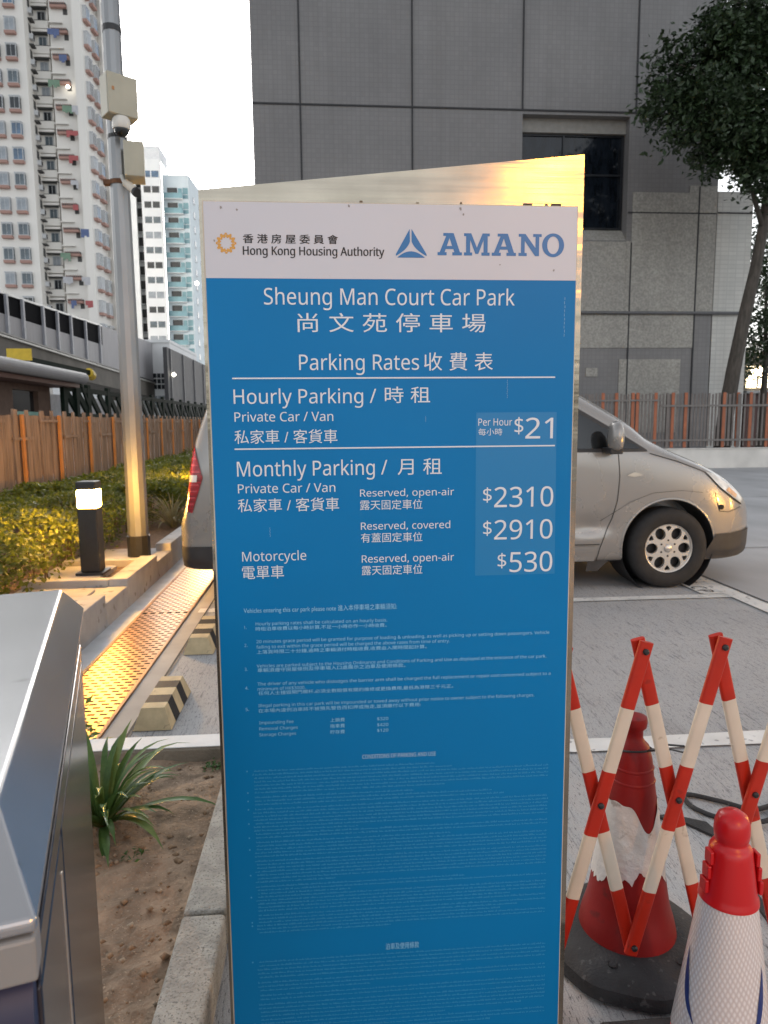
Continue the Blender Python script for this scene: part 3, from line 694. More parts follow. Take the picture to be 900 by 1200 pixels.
for p0, p1, r in (((13.46, 21.7, 7.2), (11.9, 20.8, 9.3), .09), ((13.5, 21.5, 8.6), (11.0, 20.6, 10.9), .09), ((13.4, 21.4, 10.3), (12.0, 20.6, 12.6), .08), ((13.5, 21.5, 8.3), (15, 20.8, 10.4), .1), ((13.45, 21.4, 9.5), (14.4, 20.2, 12), .09),
                  ((11.9, 20.8, 9.3), (11.1, 20.6, 9.6), .04), ((11.0, 20.6, 10.9), (9.9, 20.5, 11.3), .04), ((12.0, 20.6, 12.6), (11.2, 20.5, 13.1), .03)):
    a, c = Vector(p0), Vector(p1); b.tube([a, a.lerp(c, .4)+Vector((0, 0, .15)), c], r, 8, r1=r*0.4)
b.build('branch', m_bark, t, smooth=True)
lumps = [(11.83,20.8,12.28,1.16),(10.38,20.8,11.0,1.0),(11.55,20.8,10.46,1.5),(11.25,20.9,9.3,.75),(12.91,21.2,11.18,1.9),(12.6,20.8,9.4,.8),(9.66,20.8,10.3,.55),(10.31,20.8,9.74,.6),(13.9,20.8,9.75,1.15),(10.97,20.8,11.9,.78),(14.8,21,11.5,2.0),(12.9,21,9.1,1.0),(13.6,20.8,9.3,1.1),(14.3,21,9.1,1.1),(13.2,21,13.3,1.4)]
crown('crown', lumps, 56000, 0.19, t, m_leafdark)
def bush_tree(x, y, h, r, label, n=7000, size=0.24):
    t_ = thing('background_tree', label, 'tree', (x, y, 0), 'dark trees behind the slatted fence')
    b = MB(); b.tube([(x, y, 0), (x+0.1, y, h*0.4), (x-0.1, y, h*0.8)], 0.2, 8, r1=0.06); b.build('trunk', m_bark, t_, smooth=True)
    ls = [(x+rng.uniform(-r, r)*0.7, y+rng.uniform(-r, r)*0.5, h*rng.uniform(0.45, 0.95), r*rng.uniform(0.35, 0.6)) for _ in range(9)]
    crown('crown', ls, n, size, t_, m_leafdark)
bush_tree(19.6, 31, 9.2, 2.4, 'dark bushy tree right behind the leaning trunk')
bush_tree(23.6, 34, 11.5, 3.4, 'tall dark tree at the right edge behind the lit kiosk')
bush_tree(17.3, 30.5, 3.6, 1.0, 'small dark shrub tree beside the pale annex wall', 2500, 0.2)
t = thing('lit_kiosk', 'small kiosk with a glowing warm window behind the right fence', 'kiosk', (21, 33.5, 0))
b = MB(); b.box(19.0, 25, 33.02, 35.5, 0, 4.6); b.build('kiosk_body', M('kiosk_grey', (0.12, 0.11, 0.10), 0.7), t)
b = MB(); b.box(20.05, 21.15, 32.98, 33.018, 2.95, 3.95); b.build('lit_window', M('kiosk_light', (0.9, 0.8, 0.6), 0.5, emit=(1.0, 0.80, 0.5), estr=5.0, var=0.3), t)
b = MB(); b.box(20.52, 20.62, 32.95, 32.978, 2.95, 3.5); b.box(20.85, 20.90, 32.95, 32.978, 2.95, 3.95); b.box(20.05, 20.10, 32.95, 32.978, 2.95, 3.95); b.build('mullion', m_black, t)
b = MB(); b.box(19.6, 25, 32.2, 33.0, 2.65, 2.78); b.build('canopy', M('kiosk_canopy', (0.45, 0.45, 0.46), 0.6), t, bevel=0.02)
b = MB(); b.box(19.8, 25, 32.6, 33.0, 0, 2.6); b.build('counter', M('kiosk_counter', (0.09, 0.04, 0.035), 0.6), t)

# ------------------------------------------------------------------ residential towers
m_cream = M('cream_tower_render', (0.80, 0.77, 0.72), 0.85, var=0.05, scale=0.25, stretch=(1, 1, 0.25), detail=8)
m_white = M('white_tower_render', (0.80, 0.81, 0.81), 0.85, var=0.05, scale=0.25, stretch=(1, 1, 0.25), detail=8)
m_pink = M('pinkish_sill', (0.40, 0.24, 0.20), 0.8, var=0.1)
m_winframe = M('pale_window_frame', (0.52, 0.53, 0.54), 0.6)
m_g = [M('tower_glass_grey', (0.10, 0.13, 0.15), 0.15, var=0.4, scale=1.2), M('tower_glass_dark', (0.02, 0.025, 0.03), 0.12, var=0.4, scale=1.2), M('tower_glass_curtain', (0.30, 0.33, 0.36), 0.35, var=0.25, scale=1.5), M('tower_glass_blue', (0.10, 0.16, 0.24), 0.12, var=0.4, scale=1.2)]
m_shade_dark = M('dark_slab_edge', (0.07, 0.07, 0.068), 0.8)  # painted shade lines under the slabs; also dark grilles and openings
m_teal = M('teal_balcony_glass', (0.20, 0.36, 0.40), 0.3, var=0.25, scale=0.6)
m_lit = M('lit_room_lamp', (1, 0.95, 0.8), 0.5, emit=(1.0, 0.92, 0.75), estr=4.0)
def k90(x, y, ref=90.0): return (x*y/ref, y)
TW = (-35, 96, 0)
t = thing('apartment_tower', 'tall cream apartment tower with pink-silled bay windows filling the upper left', 'apartment tower', TW)
plan = [(-60, 90), (-33.5, 90), (-32.5, 93.6), (-30.7, 93.6), (-30.7, 92.4), (-28.2, 92.4), (-28.2, 91.6), (-27.2, 91.6), (-25.5, 96.0), (-25.0, 95.6), (-24.3, 101.5), (-26.5, 112), (-55, 112)]
plan = [k90(*p) for p in plan]
b = MB(); b.prism(plan, 0, 58, 'z'); b.build('wall', m_cream, t)
def win_mesh(name, wd, h, prot, gi, sill=True):
    b = MB()
    b.box(-wd/2, wd/2, -prot, 0.05, 0, h, 0)                          # bay box with frame
    b.box(-wd/2+0.08, -0.03, -prot-0.02, -prot-0.002, 0.10, h-0.10, 1); b.box(0.03, wd/2-0.08, -prot-0.02, -prot-0.002, 0.10, h-0.10, 1)
    b.box(wd/2+0.002, wd/2+0.02, -prot+0.08, -0.02, 0.1, h-0.1, 1)
    if sill: b.box(-wd/2-0.04, wd/2+0.04, -prot-0.06, 0.05, -0.32, -0.003, 2); b.box(-wd/2-0.04, wd/2+0.04, -prot-0.06, 0.05, h+0.003, h+0.12, 0)
    o = b.build(name, [m_winframe, m_g[gi], m_pink], t, local=True); return o
bays = [win_mesh('bay_window', 1.12, 1.36, 0.42, i) for i in (0, 1, 2, 3)]
small = [win_mesh('window', 0.95, 1.25, 0.04, i, False) for i in (0, 1, 2)]
NF = 19
def place(proto, x, y, z, rz, first=[set()]):
    if proto.name not in first[0]:
        o = proto; first[0].add(proto.name)
    else: o = proto.copy(); COL.objects.link(o)
    o.location = (x-TW[0], y-TW[1], z-TW[2]); o.rotation_euler = (0, 0, rz); return o
bal = MB(); bal.box(-0.95, 0.95, -0.55, 0.03, 0, 0.85, 0); bal.box(-1.0, 1.0, -0.62, 0.03, 2.24, 2.34, 1); bal.box(-1.0, 1.0, -0.75, 0.03, 2.345, 2.6, 0); bal.box(-1.02, 1.02, -0.58, -0.55, 0.851, 0.90, 1); bal.box(-0.99, -0.90, -0.5, 0.02, 0.0, 2.5, 0); bal.box(0.90, 0.99, -0.5, 0.02, 0.0, 2.5, 0)  # dark strip below the slab is its shade, put in as colour
bal = bal.build('balcony', [m_cream, m_shade_dark], t, local=True)
awn = MB(); awn.box(-1.05, 0.75, -0.55, 0.02, 1.35, 1.52, 1); awn.box(-1.05, 0.75, -0.5, 0.02, 1.05, 1.33, 0)
for k in range(7): awn.box(-1.0+0.26*k, -0.93+0.26*k, -0.56, -0.552, 1.35, 1.6, 0)
awn.box(0.3, 0.78, -0.06, 0.0, 0.45, 1.03, 1); awn.box(-1.4, 0.2, -0.35, 0.0, 2.22, 2.34, 2)
awn = awn.build('laundry_awning', [m_pink, m_shade_dark, m_cream], t, local=True)
ac = MB(); ac.box(-0.35, 0.35, -0.45, 0.0, 0.2, 0.75, 0); ac.box(-0.28, 0.28, -0.46, -0.451, 0.25, 0.70, 1); ac.box(-0.5, 0.5, -0.5, 0, 2.24, 2.38, 1); ac.box(-0.3, 0.5, -0.03, 0, 0.95, 1.9, 1)
ac = ac.build('air_conditioner', [m_winframe, m_shade_dark], t, local=True)
def seg_at(p, q, f): 
    p, q = Vector(p), Vector(q); c = p.lerp(q, f); d = (q-p); return c.x, c.y, math.atan2(d.y, d.x)
for f in range(NF):
    z = 4.0+2.79*f
    for xx in (-36.85, -34.98):
        place(bays[rng.choice([0, 0, 2, 3, 1])], xx, 90, z, 0)
    for p, q, fr in ((plan[7], plan[8], 0.25), (plan[7], plan[8], 0.72), (plan[9], plan[10], 0.32)):
        x, y, a = seg_at(p, q, fr); place(bays[rng.choice([0, 2, 3, 1])], x, y, z, a)
    x, y, a = seg_at(plan[1], plan[2], 0.55); place(ac, x, y, z, a)
    x, y, a = seg_at(plan[2], plan[3], 0.48); place(bal, x, y, z-0.75, a); place(small[rng.choice([0, 1, 2])], x+0.1, y, z+0.1, a)
    x, y, a = seg_at(plan[4], plan[5], 0.52); place(awn, x, y, z, a)
b = MB()
for (x, y, z) in ((-29.6, 91.7, 40.9),): b.lathe([(0, -.22), (.15, -.15), (.22, 0), (.15, .15), (0, .22)], (x, y, z), 8)
b.build('lit_lamp', m_lit, t)

TW = (-31, 150, 0)
t = thing('apartment_tower', 'slender white apartment tower with teal balconies beyond the lamp post', 'apartment tower', TW)
def k145(x, y): return (x*y/145.0, y)
plan = [k145(*p) for p in [(-38.5, 147), (-35.5, 147), (-35.3, 151), (-34.5, 151), (-34.4, 145), (-30.6, 145), (-30.0, 148), (-29.0, 148), (-25.6, 148), (-23.0, 160), (-38, 165)]]
b = MB(); b.prism(plan[:6]+[k145(-30.5, 150), k145(-38, 165)], 0, 51.4, 'z'); b.build('main_block_wall', m_white, t)
b = MB(); b.prism([k145(-30.45, 148), k145(-25.5, 148), k145(-23.0, 160), k145(-30.4, 165)], 0, 49.6, 'z'); b.build('side_block_wall', M('pale_blue_render', (0.68, 0.75, 0.78), 0.85, var=0.06, scale=0.3), t)
b = MB(); b.box(-34.2, -30.9, 145.4, 145.5, 51.4, 53.9); b.box(-30.9, -30.8, 145.4, 152, 51.4, 53.9)
b.build('roof_screen', M('roof_screen_grey', (0.72, 0.73, 0.74), 0.6), t)
b = MB(); b.tube([(-31.6, 147, 51.4), (-31.6, 147, 57.5)], 0.08, 6); b.tube([(-35.6, 149, 51.4), (-35.6, 149, 56.5)], 0.08, 6); b.tube([(-30.2, 149, 49.6), (-30.2, 149, 55)], 0.08, 6); b.build('antenna', m_steel, t)
wp = []
for gi in (0, 1, 2, 3):
    b = MB(); b.box(-1.5, 1.5, -0.05, 0.05, 0, 1.25, 0); b.box(-1.42, -0.12, -0.08, -0.052, 0.06, 1.19, 1); b.box(0.12, 1.42, -0.08, -0.052, 0.06, 1.19, 1); b.box(-0.10, 0.10, -0.1, -0.051, 0, 1.25, 2)
    wp.append(b.build('window', [m_winframe, m_g[gi], m_white], t, local=True))
bp_ = MB(); bp_.box(-1.75, 1.75, -1.0, 0, 0, 0.12, 0); bp_.box(-1.75, 1.75, -1.02, -0.96, 0.12, 1.1, 1); bp_.box(-1.3, 0.6, -0.06, 0.0, 0.15, 2.3, 2); bp_.box(0.75, 1.5, -0.06, 0.0, 0.8, 2.2, 1)
bp_ = bp_.build('balcony', [m_white, m_teal, m_g[1]], t, local=True)
tg = MB(); tg.box(-0.5, 0.5, -0.06, 0, 0.2, 2.2, 0); tg.box(-0.5, 0.5, -0.09, -0.061, 0.9, 1.0, 1); tg = tg.build('teal_window', [m_teal, m_white], t, local=True)
sw = MB(); sw.box(-0.45, 0.45, -0.06, 0.02, 0, 1.1, 0); sw.box(-0.5, 0.5, -0.3, 0.0, -0.15, -0.02, 1); sw = sw.build('side_window', [m_g[0], m_white], t, local=True)
rw = MB(); rw.box(-0.5, 0.5, -0.06, 0, 0, 1.6, 0); rw.box(-0.7, 0.7, -0.5, 0, -0.4, -0.25, 1); rw = rw.build('recess_window', [m_shade_dark, m_winframe], t, local=True)
for f in range(17):
    z = 3.4+2.79*f
    place(wp[rng.choice([0, 2, 1, 3])], -32.5, 145, z, 0)
    x, y, a = seg_at(plan[2], plan[3], 0.5); place(rw, x, y, z, a)
    if f < 16:
        place(bp_, -28.3*148/145, 148, z-0.4, 0); place(tg, -26.2*148/145, 148, z-0.3, 0)
        for fr in (0.3, 0.7):
            x, y, a = seg_at(k145(-25.5, 148), k145(-23.0, 160), fr); place(sw, x, y, z, a)
b = MB()
for (x, y, z) in ((-24.9, 146, 28.8),): b.lathe([(0, -.4), (.28, -.28), (.4, 0), (.28, .28), (0, .4)], (x, y, z), 8)
b.build('lit_lamp', m_lit, t)

t = bpy.data.objects['apartment_tower']; TW = (-35, 96, 0)
for k in range(16):
    f = int(rng.integers(3, 17)); z = 4.0+2.79*f; x = -30.6+rng.uniform(-1.2, 1.9)
    b = MB()
    x0 = x
    for q in range(int(rng.integers(2, 5))):
        wq = rng.uniform(0.22, 0.42); hq = rng.uniform(0.5, 1.0); b.box(x0, x0+wq, 91.55+0.02*q, 91.6+0.02*q, z+1.3-hq, z+1.3); x0 += wq*0.98
    b.build('laundry', M('laundry_cloth', [(0.5, 0.5, 0.52), (0.12, 0.16, 0.3), (0.42, 0.12, 0.12), (0.2, 0.3, 0.22)][k % 4], 0.9), t)
# ------------------------------------------------------------------ elevated road, shed, truss, low buildings on the left
t = thing('elevated_road', 'elevated road with grey noise barrier and dark glazed strip at left', 'flyover', (-14, 35, 0))
m_bar = M('grey_barrier_panel', (0.42, 0.41, 0.42), 0.7, var=0.08, scale=0.6, stretch=(1, 8, 1))
topz = lambda y: 7.2+0.030*(y-33); divz = lambda y: topz(y)-0.90-0.02*(y-33); botz = lambda y: 5.42-0.02*(y-33)
def strip(b_, f0, f1, y0, y1, x0, x1, mi=0): b_.prism([(y0, f0(y0)), (y1, f0(y1)), (y1, f1(y1)), (y0, f1(y0))], x0, x1, 'x', mi)
b = MB(); strip(b, botz, divz, 14, 47, -14.1, -14.0); strip(b, botz, topz, 47.02, 75, -14.1, -14.0); b.build('barrier_panel', m_bar, t)
b = MB(); strip(b, lambda y: divz(y)+0.01, lambda y: topz(y)-0.06, 14, 47, -14.09, -14.03); b.build('glazed_strip', M('dark_barrier_glazing', (0.012, 0.012, 0.014), 0.9, spec=0.05), t)
b = MB(); strip(b, lambda y: topz(y)-0.05, lambda y: topz(y)+0.05, 14, 47, -14.12, -13.98); b.build('top_rail', m_steel, t)
for y in (18, 21.5, 25, 28.7, 30.8, 33.3, 35.0, 37.4, 39.3, 41.3, 43.7, 46.3):
    b = MB(); b.box(-13.998, -13.88, y-0.09, y+0.09, botz(y), topz(y)-0.03); b.build('post', M('barrier_post_grey', (0.34, 0.35, 0.39), 0.5) if y == 18 else bpy.data.materials['barrier_post_grey'], t)
b = MB(); strip(b, lambda y: botz(y)-1.25, lambda y: botz(y)-0.02, 14, 75, -17, -13.95); b.build('concrete_girder', M('girder_concrete', (0.17, 0.155, 0.135), 0.85, var=0.25, scale=0.8, detail=9), t)
b = MB(); strip(b, lambda y: botz(y)-0.16, lambda y: botz(y)-0.08, 14, 75, -13.93, -13.82); b.build('service_pipe', M('pale_service_pipe', (0.55, 0.54, 0.5), 0.5), t)
b = MB(); strip(b, lambda y: botz(y)-0.04, lambda y: botz(y)+0.03, 14, 75, -13.95, -13.84); b.build('rail', m_black, t)
b = MB()
for y in (20, 38, 56, 74): b.box(-16.4, -14.9, y-0.6, y+0.6, 0, 4.0)
b.build('pier', bpy.data.materials['girder_concrete'], t)

t = thing('roadside_shed', 'brown shed with rounded pale roof edge behind the timber fence', 'shed', (-9.5, 18, 0))
b = MB()
arc = [(-7.6+0.02+0.16*math.sin(a), 2.90+0.17*math.cos(a)) for a in np.linspace(0, math.pi*0.9, 9)]
b.prism([(-12.5, 3.07)]+arc+[(-12.5, 2.72)], 9, 23.3, 'y'); b.build('roof', M('pale_grey_roof_metal', (0.24, 0.245, 0.26), 0.6, 0.0, var=0.06), t)
b = MB(); b.box(-12.4, -7.68, 9.02, 23.2, 2.60, 2.715); b.build('soffit', M('brown_soffit', (0.11, 0.055, 0.04), 0.6), t)
b = MB(); b.box(-8.6, -8.3, 9, 19.8, 0, 2.59); b.box(-8.6, -8.3, 21.5, 22.4, 0, 2.59); b.box(-8.6, -8.3, 19.8, 21.5, 0, 1.72); b.box(-8.6, -8.3, 19.8, 21.5, 2.42, 2.59); b.box(-12.4, -12.2, 9, 22.4, 0, 2.59)
b.build('wall', M('brown_shed_wall', (0.12, 0.075, 0.055), 0.75, var=0.2), t)
wo = MB(); wo.box(-8.36, -8.31, 19.85, 21.45, 1.73, 1.83); wo = wo.build('window', M('green_counter', (0.25, 0.45, 0.38), 0.5), t)
b = MB(); b.box(-8.45, -8.42, 19.85, 21.45, 1.84, 2.41); b.build('pane', m_darkglass, wo)
t = thing('green_gantry', 'dark green steel gantry arm with yellow end cap above the fence', 'gantry', (-7.95, 23, 0))
m_green = M('dark_green_paint', (0.006, 0.014, 0.009), 0.8, var=0.2, spec=0.2)
b = MB(); b.box(-8.02, -7.9, 19.5, 25.0, 3.12, 3.27); b.build('beam', m_green, t)
b = MB(); b.box(-8.03, -7.89, 23.5, 23.75, 0, 3.118); b.build('post', m_green, t)
b = MB(); b.bar((-7.96, 23.8, 3.1), (-7.96, 24.9, 2.0), (0.03, 0, 0), (0, 0.04, 0.04)); b.build('brace', m_green, t)
b = MB(); b.tube([(-7.96, 25.003, 3.2), (-7.96, 25.3, 3.1)], 0.16, 12); b.build('end_cap', M('yellow_paint', (0.60, 0.42, 0.03), 0.5), t)
t = thing('yellow_sign', 'small yellow signboard standing on the shed roof', 'sign', (-7.85, 19.4, 3.06))
b = MB(); b.box(-8.2, -7.58, 19.38, 19.42, 3.12, 3.42); b.build('board', M('yellow_board', (0.62, 0.44, 0.04), 0.6, var=0.15), t)
b = MB(); b.box(-8.12, -8.08, 19.43, 19.47, 2.9, 3.4); b.box(-7.7, -7.66, 19.43, 19.47, 2.9, 3.4); b.build('leg', m_steel, t)
t = thing('lattice_truss', 'dark green steel lattice truss running behind the timber fence', 'truss', (-8, 34, 0))
b = MB(); b.box(-8.05, -7.95, 22.6, 60, 2.50, 2.66); b.box(-8.05, -7.95, 22.6, 60, 1.70, 1.82); b.build('chord', m_green, t)
b = MB(); y = 22.7; 
while y < 60:
    b.box(-8.06, -7.94, y-0.16, y+0.16, 1.0, 2.78)
    for k in range(2): b.bar((-8, y+0.15+1.0*k, 2.52), (-8, y+1.15+1.0*k, 1.80), (0.04, 0, 0), (0, 0.09, 0.09))
    y += 2.2
b.build('lattice', m_green, t)
t = thing('white_hoarding', 'white hoarding glimpsed through the green lattice truss', 'hoarding', (-8.8, 28, 0))
b = MB(); b.box(-8.9, -8.8, 22.8, 31, 0, 2.45); b.build('board', M('white_hoarding_paint', (0.72, 0.73, 0.76), 0.6), t)
b = MB(); b.box(-9.0, -8.92, 23, 23.1, 0, 2.5); b.box(-9.0, -8.92, 30, 30.1, 0, 2.5); b.build('post', m_steel, t)
t = thing('low_white_building', 'low white block with gridded windows between lamp post and grey wall', 'building', (-16, 64, 0))
b = MB(); b.box(-22, -12.6, 60, 72, 0, 8.0); b.build('wall', m_white, t)
b = MB(); b.box(-22, -12.55, 59.9, 72, 8.003, 8.25); b.build('parapet', m_white, t)
wo = MB()
for r_ in range(3):
    for c_ in range(4): wo.box(-14.35+0.33*c_, -14.08+0.33*c_, 59.93, 59.998, 5.2-0.45*r_, 5.55-0.45*r_)
wo.build('window', m_g[1], t)
wo = MB(); wo.box(-16.1, -15.4, 59.93, 59.998, 3.6, 5.6); wo.box(-15.35, -14.85, 59.93, 59.998, 5.9, 7.4); wo.build('louvre_window', m_g[0], t)
wo = MB()
for r_ in range(3):
    for c_ in range(4): wo.box(-14.35+0.33*c_, -14.08+0.33*c_, 59.93, 59.998, 3.5-0.35*r_, 3.75-0.35*r_)
wo.build('window', m_g[2], t)
t = thing('dark_grey_wall', 'long dark grey panelled wall behind the truss, left of the van', 'wall', (-12.2, 75, 0))
b = MB(); b.box(-12.5, -12.2, 57, 110, 0, 7.35); b.build('wall_panel', M('dark_grey_cladding', (0.075, 0.075, 0.08), 0.7, var=0.2, scale=0.5, stretch=(1, 3, 3)), t)
b = MB()
for y in np.arange(58, 110, 5): b.box(-12.198, -12.1, y-0.08, y+0.08, 0, 7.3)
b.build('rib', M('wall_rib', (0.16, 0.16, 0.17), 0.6), t)
t = thing('flood_light', 'small lit floodlight on the dark grey wall', 'lamp', (-12.1, 58.2, 5.4))
b = MB(); b.box(-12.19, -12.05, 58.15, 58.3, 5.3, 5.36); b.build('bracket', m_steel, t)
b = MB(); b.lathe([(0, -.18), (.18, 0), (0, .18)], (-11.95, 58.0, 5.33), 10); b.build('lamp_glass', m_lit, t)

# ------------------------------------------------------------------ van
VC = (1.3, 6.76, 0)
van = thing('parked_van', 'champagne silver van with dented front door parked across the bay behind the sign', 'van', VC)
m_vpaint = M('champagne_metallic_paint', (0.285, 0.275, 0.262), 0.27, 0.4, var=0.04, scale=2, coat=0.6, rvar=0.05)
m_vclad = M('dark_grey_bumper_plastic', (0.028, 0.028, 0.03), 0.6, var=0.2, scale=12)
m_vgap = M('panel_gap', (0.02, 0.018, 0.016), 0.9)
m_vglass = M('van_window_glass', (0.014, 0.016, 0.018), 0.03, var=0.5, scale=3, spec=0.5)
m_tyre = M('tyre_rubber', (0.016, 0.016, 0.017), 0.8, var=0.3, scale=20)
m_alloy = M('alloy_wheel_silver', (0.60, 0.57, 0.53), 0.33, 0.7, var=0.05)
# x, zb, W, zsh, Wsh, zup, Wup, zte, Wte, ztop
KEY = [(-1.235, .30, .70, .50, .70, .58, .68, .62, .60, .64),
       (-1.215, .28, .84, .56, .84, .64, .82, .68, .70, .70),
       (-1.16, .27, .92, .70, .92, .80, .88, .86, .72, .90),
       (-1.10, .26, .94, 1.0, .93, 1.20, .84, 1.27, .66, 1.30),
       (-1.02, .25, .95, 1.12, .935, 1.42, .84, 1.52, .66, 1.56),
       (-0.93, .25, .955, 1.17, .94, 1.58, .83, 1.72, .66, 1.77),
       (-0.75, .24, .96, 1.19, .945, 1.66, .83, 1.83, .66, 1.89),
       (0.2, .24, .96, 1.20, .945, 1.70, .84, 1.87, .68, 1.94),
       (1.5, .24, .96, 1.20, .945, 1.68, .84, 1.83, .67, 1.89),
       (1.85, .24, .96, 1.195, .945, 1.67, .84, 1.81, .67, 1.865),
       (2.10, .24, .96, 1.19, .945, 1.575, .85, 1.71, .68, 1.76),
       (2.40, .24, .96, 1.18, .94, 1.435, .86, 1.545, .70, 1.59),
       (2.62, .24, .96, 1.16, .94, 1.315, .87, 1.405, .72, 1.445),
       (2.76, .24, .96, 1.135, .935, 1.235, .86, 1.295, .72, 1.335),
       (3.00, .24, .955, 1.07, .93, 1.14, .86, 1.18, .70, 1.215),
       (3.25, .24, .945, .98, .92, 1.04, .85, 1.075, .69, 1.11),
       (3.45, .24, .915, .86, .89, .935, .82, .98, .66, 1.01),
       (3.60, .25, .845, .76, .825, .83, .77, .875, .62, .905),
       (3.72, .26, .74, .66, .73, .74, .69, .785, .55, .81),
       (3.82, .27, .60, .58, .59, .65, .55, .69, .44, .71),
       (3.89, .29, .42, .52, .41, .58, .38, .61, .30, .63),
       (3.915, .32, .25, .48, .25, .53, .22, .55, .18, .56)]
KX = np.array([k[0] for k in KEY]); KV = np.array([k[1:] for k in KEY])
def pch(x):
    """shape-preserving cubic through the key sections"""
    i = int(np.clip(np.searchsorted(KX, x)-1, 0, len(KX)-2)); h = KX[i+1]-KX[i]; t_ = (x-KX[i])/h
    dl = np.diff(KV, axis=0)/np.diff(KX)[:, None]
    def slope(j):
        if j == 0: return dl[0]
        if j == len(KX)-1: return dl[-1]
        a, c = dl[j-1], dl[j]; hh = np.where(a*c > 0, 2*a*c/(a+c+1e-12), 0); return hh
    m0, m1 = slope(i), slope(i+1)
    return (2*t_**3-3*t_**2+1)*KV[i]+(t_**3-2*t_**2+t_)*h*m0+(-2*t_**3+3*t_**2)*KV[i+1]+(t_**3-t_**2)*h*m1
def section(x, n=9):
    zb, W, zsh, Wsh, zup, Wup, zte, Wte, zt = pch(x)
    zm = zb+(zsh-zb)*0.35; zm2 = zb+(zsh-zb)*0.72
    P = [(0, zb), (W*.75, zb), (W*.965, zb+.035), (W*.992, zm), (W*1.0, zm2), (Wsh, zsh), (Wup, zup), (Wte, zte), (Wte*.5, zte+(zt-zte)*.8), (0, zt)]
    P = np.array(P); out = []
    for i in range(len(P)-1):
        p0 = P[max(i-1, 0)]; p1 = P[i]; p2 = P[i+1]; p3 = P[min(i+2, len(P)-1)]
        if i == 0: p0 = P[0]*[-1, 1]
        if i == len(P)-2: p3 = np.array([-P[-2][0], P[-2][1]])
        tau = 0.42
        for k in range(n):
            s = k/n
            m1 = (p2-p0)*tau; m2 = (p3-p1)*tau
            out.append((2*s**3-3*s**2+1)*p1+(s**3-2*s**2+s)*m1+(-2*s**3+3*s**2)*p2+(s**3-s**2)*m2)
    out.append(P[-1]); out = np.array(out); out[:, 0] = np.maximum(out[:, 0], 0)
    up_ = out[:, 0] > 0.8
    d = 0.030*math.exp(-((x-2.20)/0.15)**2)*np.exp(-((out[:, 1]-0.56)/0.07)**2)-0.010*math.exp(-((x-2.22)/0.15)**2)*np.exp(-((out[:, 1]-0.45)/0.025)**2)+0.008*math.exp(-((x-2.36)/0.05)**2)*np.exp(-((out[:, 1]-0.62)/0.1)**2)
    out[:, 0] -= np.where(up_, d, 0); return out
def side_y(x, z):
    s = section(x); i0 = 9*2; a = s[i0:]
    k = np.argsort(a[:, 1]); return VC[1]-np.interp(z, a[k, 1], a[k, 0])
xs_ = np.concatenate([np.linspace(-1.235, -0.7, 26), np.linspace(-0.6, 1.9, 24), np.linspace(2.0, 3.915, 60)])
V = []; nsec = None
for x in xs_:
    s = section(x); nsec = len(s)
    half = [(x, VC[1]-q[0], q[1]) for q in s]; other = [(x, VC[1]+q[0], q[1]) for q in s[1:-1][::-1]]
    V += half+other
per = 2*nsec-2; nx = len(xs_)
F = [(i*per+k, i*per+(k+1) % per, (i+1)*per+(k+1) % per, (i+1)*per+k) for i in range(nx-1) for k in range(per)]
b = MB(); b.v = V; b.f = F+[tuple(range(per-1, -1, -1)), tuple((nx-1)*per+k for k in range(per))]; b.m = [0]*len(b.f)
body = b.build('body', [m_vpaint], van)
bmx = bmesh.new(); bmx.from_mesh(body.data); bmesh.ops.recalc_face_normals(bmx, faces=bmx.faces); bmx.to_mesh(body.data); bmx.free()
WHEELS = [(2.912, -1), (2.912, 1), (-0.20, -1), (-0.20, 1)]
ZW, RT = 0.352, 0.350
for wx, sd_ in WHEELS:
    c = MB(); y0 = VC[1]+sd_*1.05; c.lathe([(0, 0), (0.415, 0), (0.415, 0.42), (0, 0.42)], (0, 0, 0), 64, axis=None)
    q = MB(); q.v = [(a, -z, bb) for a, bb, z in c.v]; q.f = c.f; q.m = c.m
    q.v = [(wx+a, (y0+0.0-yy*0+yy) if sd_ > 0 else (y0-yy), ZW+0.01+z) for a, yy, z in q.v]
    co = q.build('cutter', [m_black])
    bmx = bmesh.new(); bmx.from_mesh(co.data); bmesh.ops.remove_doubles(bmx, verts=bmx.verts, dist=1e-5); bmesh.ops.recalc_face_normals(bmx, faces=bmx.faces); bmx.to_mesh(co.data); bmx.free()
    co.location = -Vector(VC)*0
    # body mesh is in van-local space: move the cutter there
    for v in co.data.vertices: v.co -= Vector(VC)
    co.parent = van
    md = body.modifiers.new('arch', 'BOOLEAN'); md.operation = 'DIFFERENCE'; md.object = co; md.solver = 'EXACT'
    dg = bpy.context.evaluated_depsgraph_get(); dg.update()
    nm = bpy.data.meshes.new_from_object(body.evaluated_get(dg)); body.modifiers.clear(); body.data = nm
    bpy.data.objects.remove(co)
body.data.polygons.foreach_set('use_smooth', [True]*len(body.data.polygons)); body.data.set_sharp_from_angle(angle=R(38))
body.name = 'body'

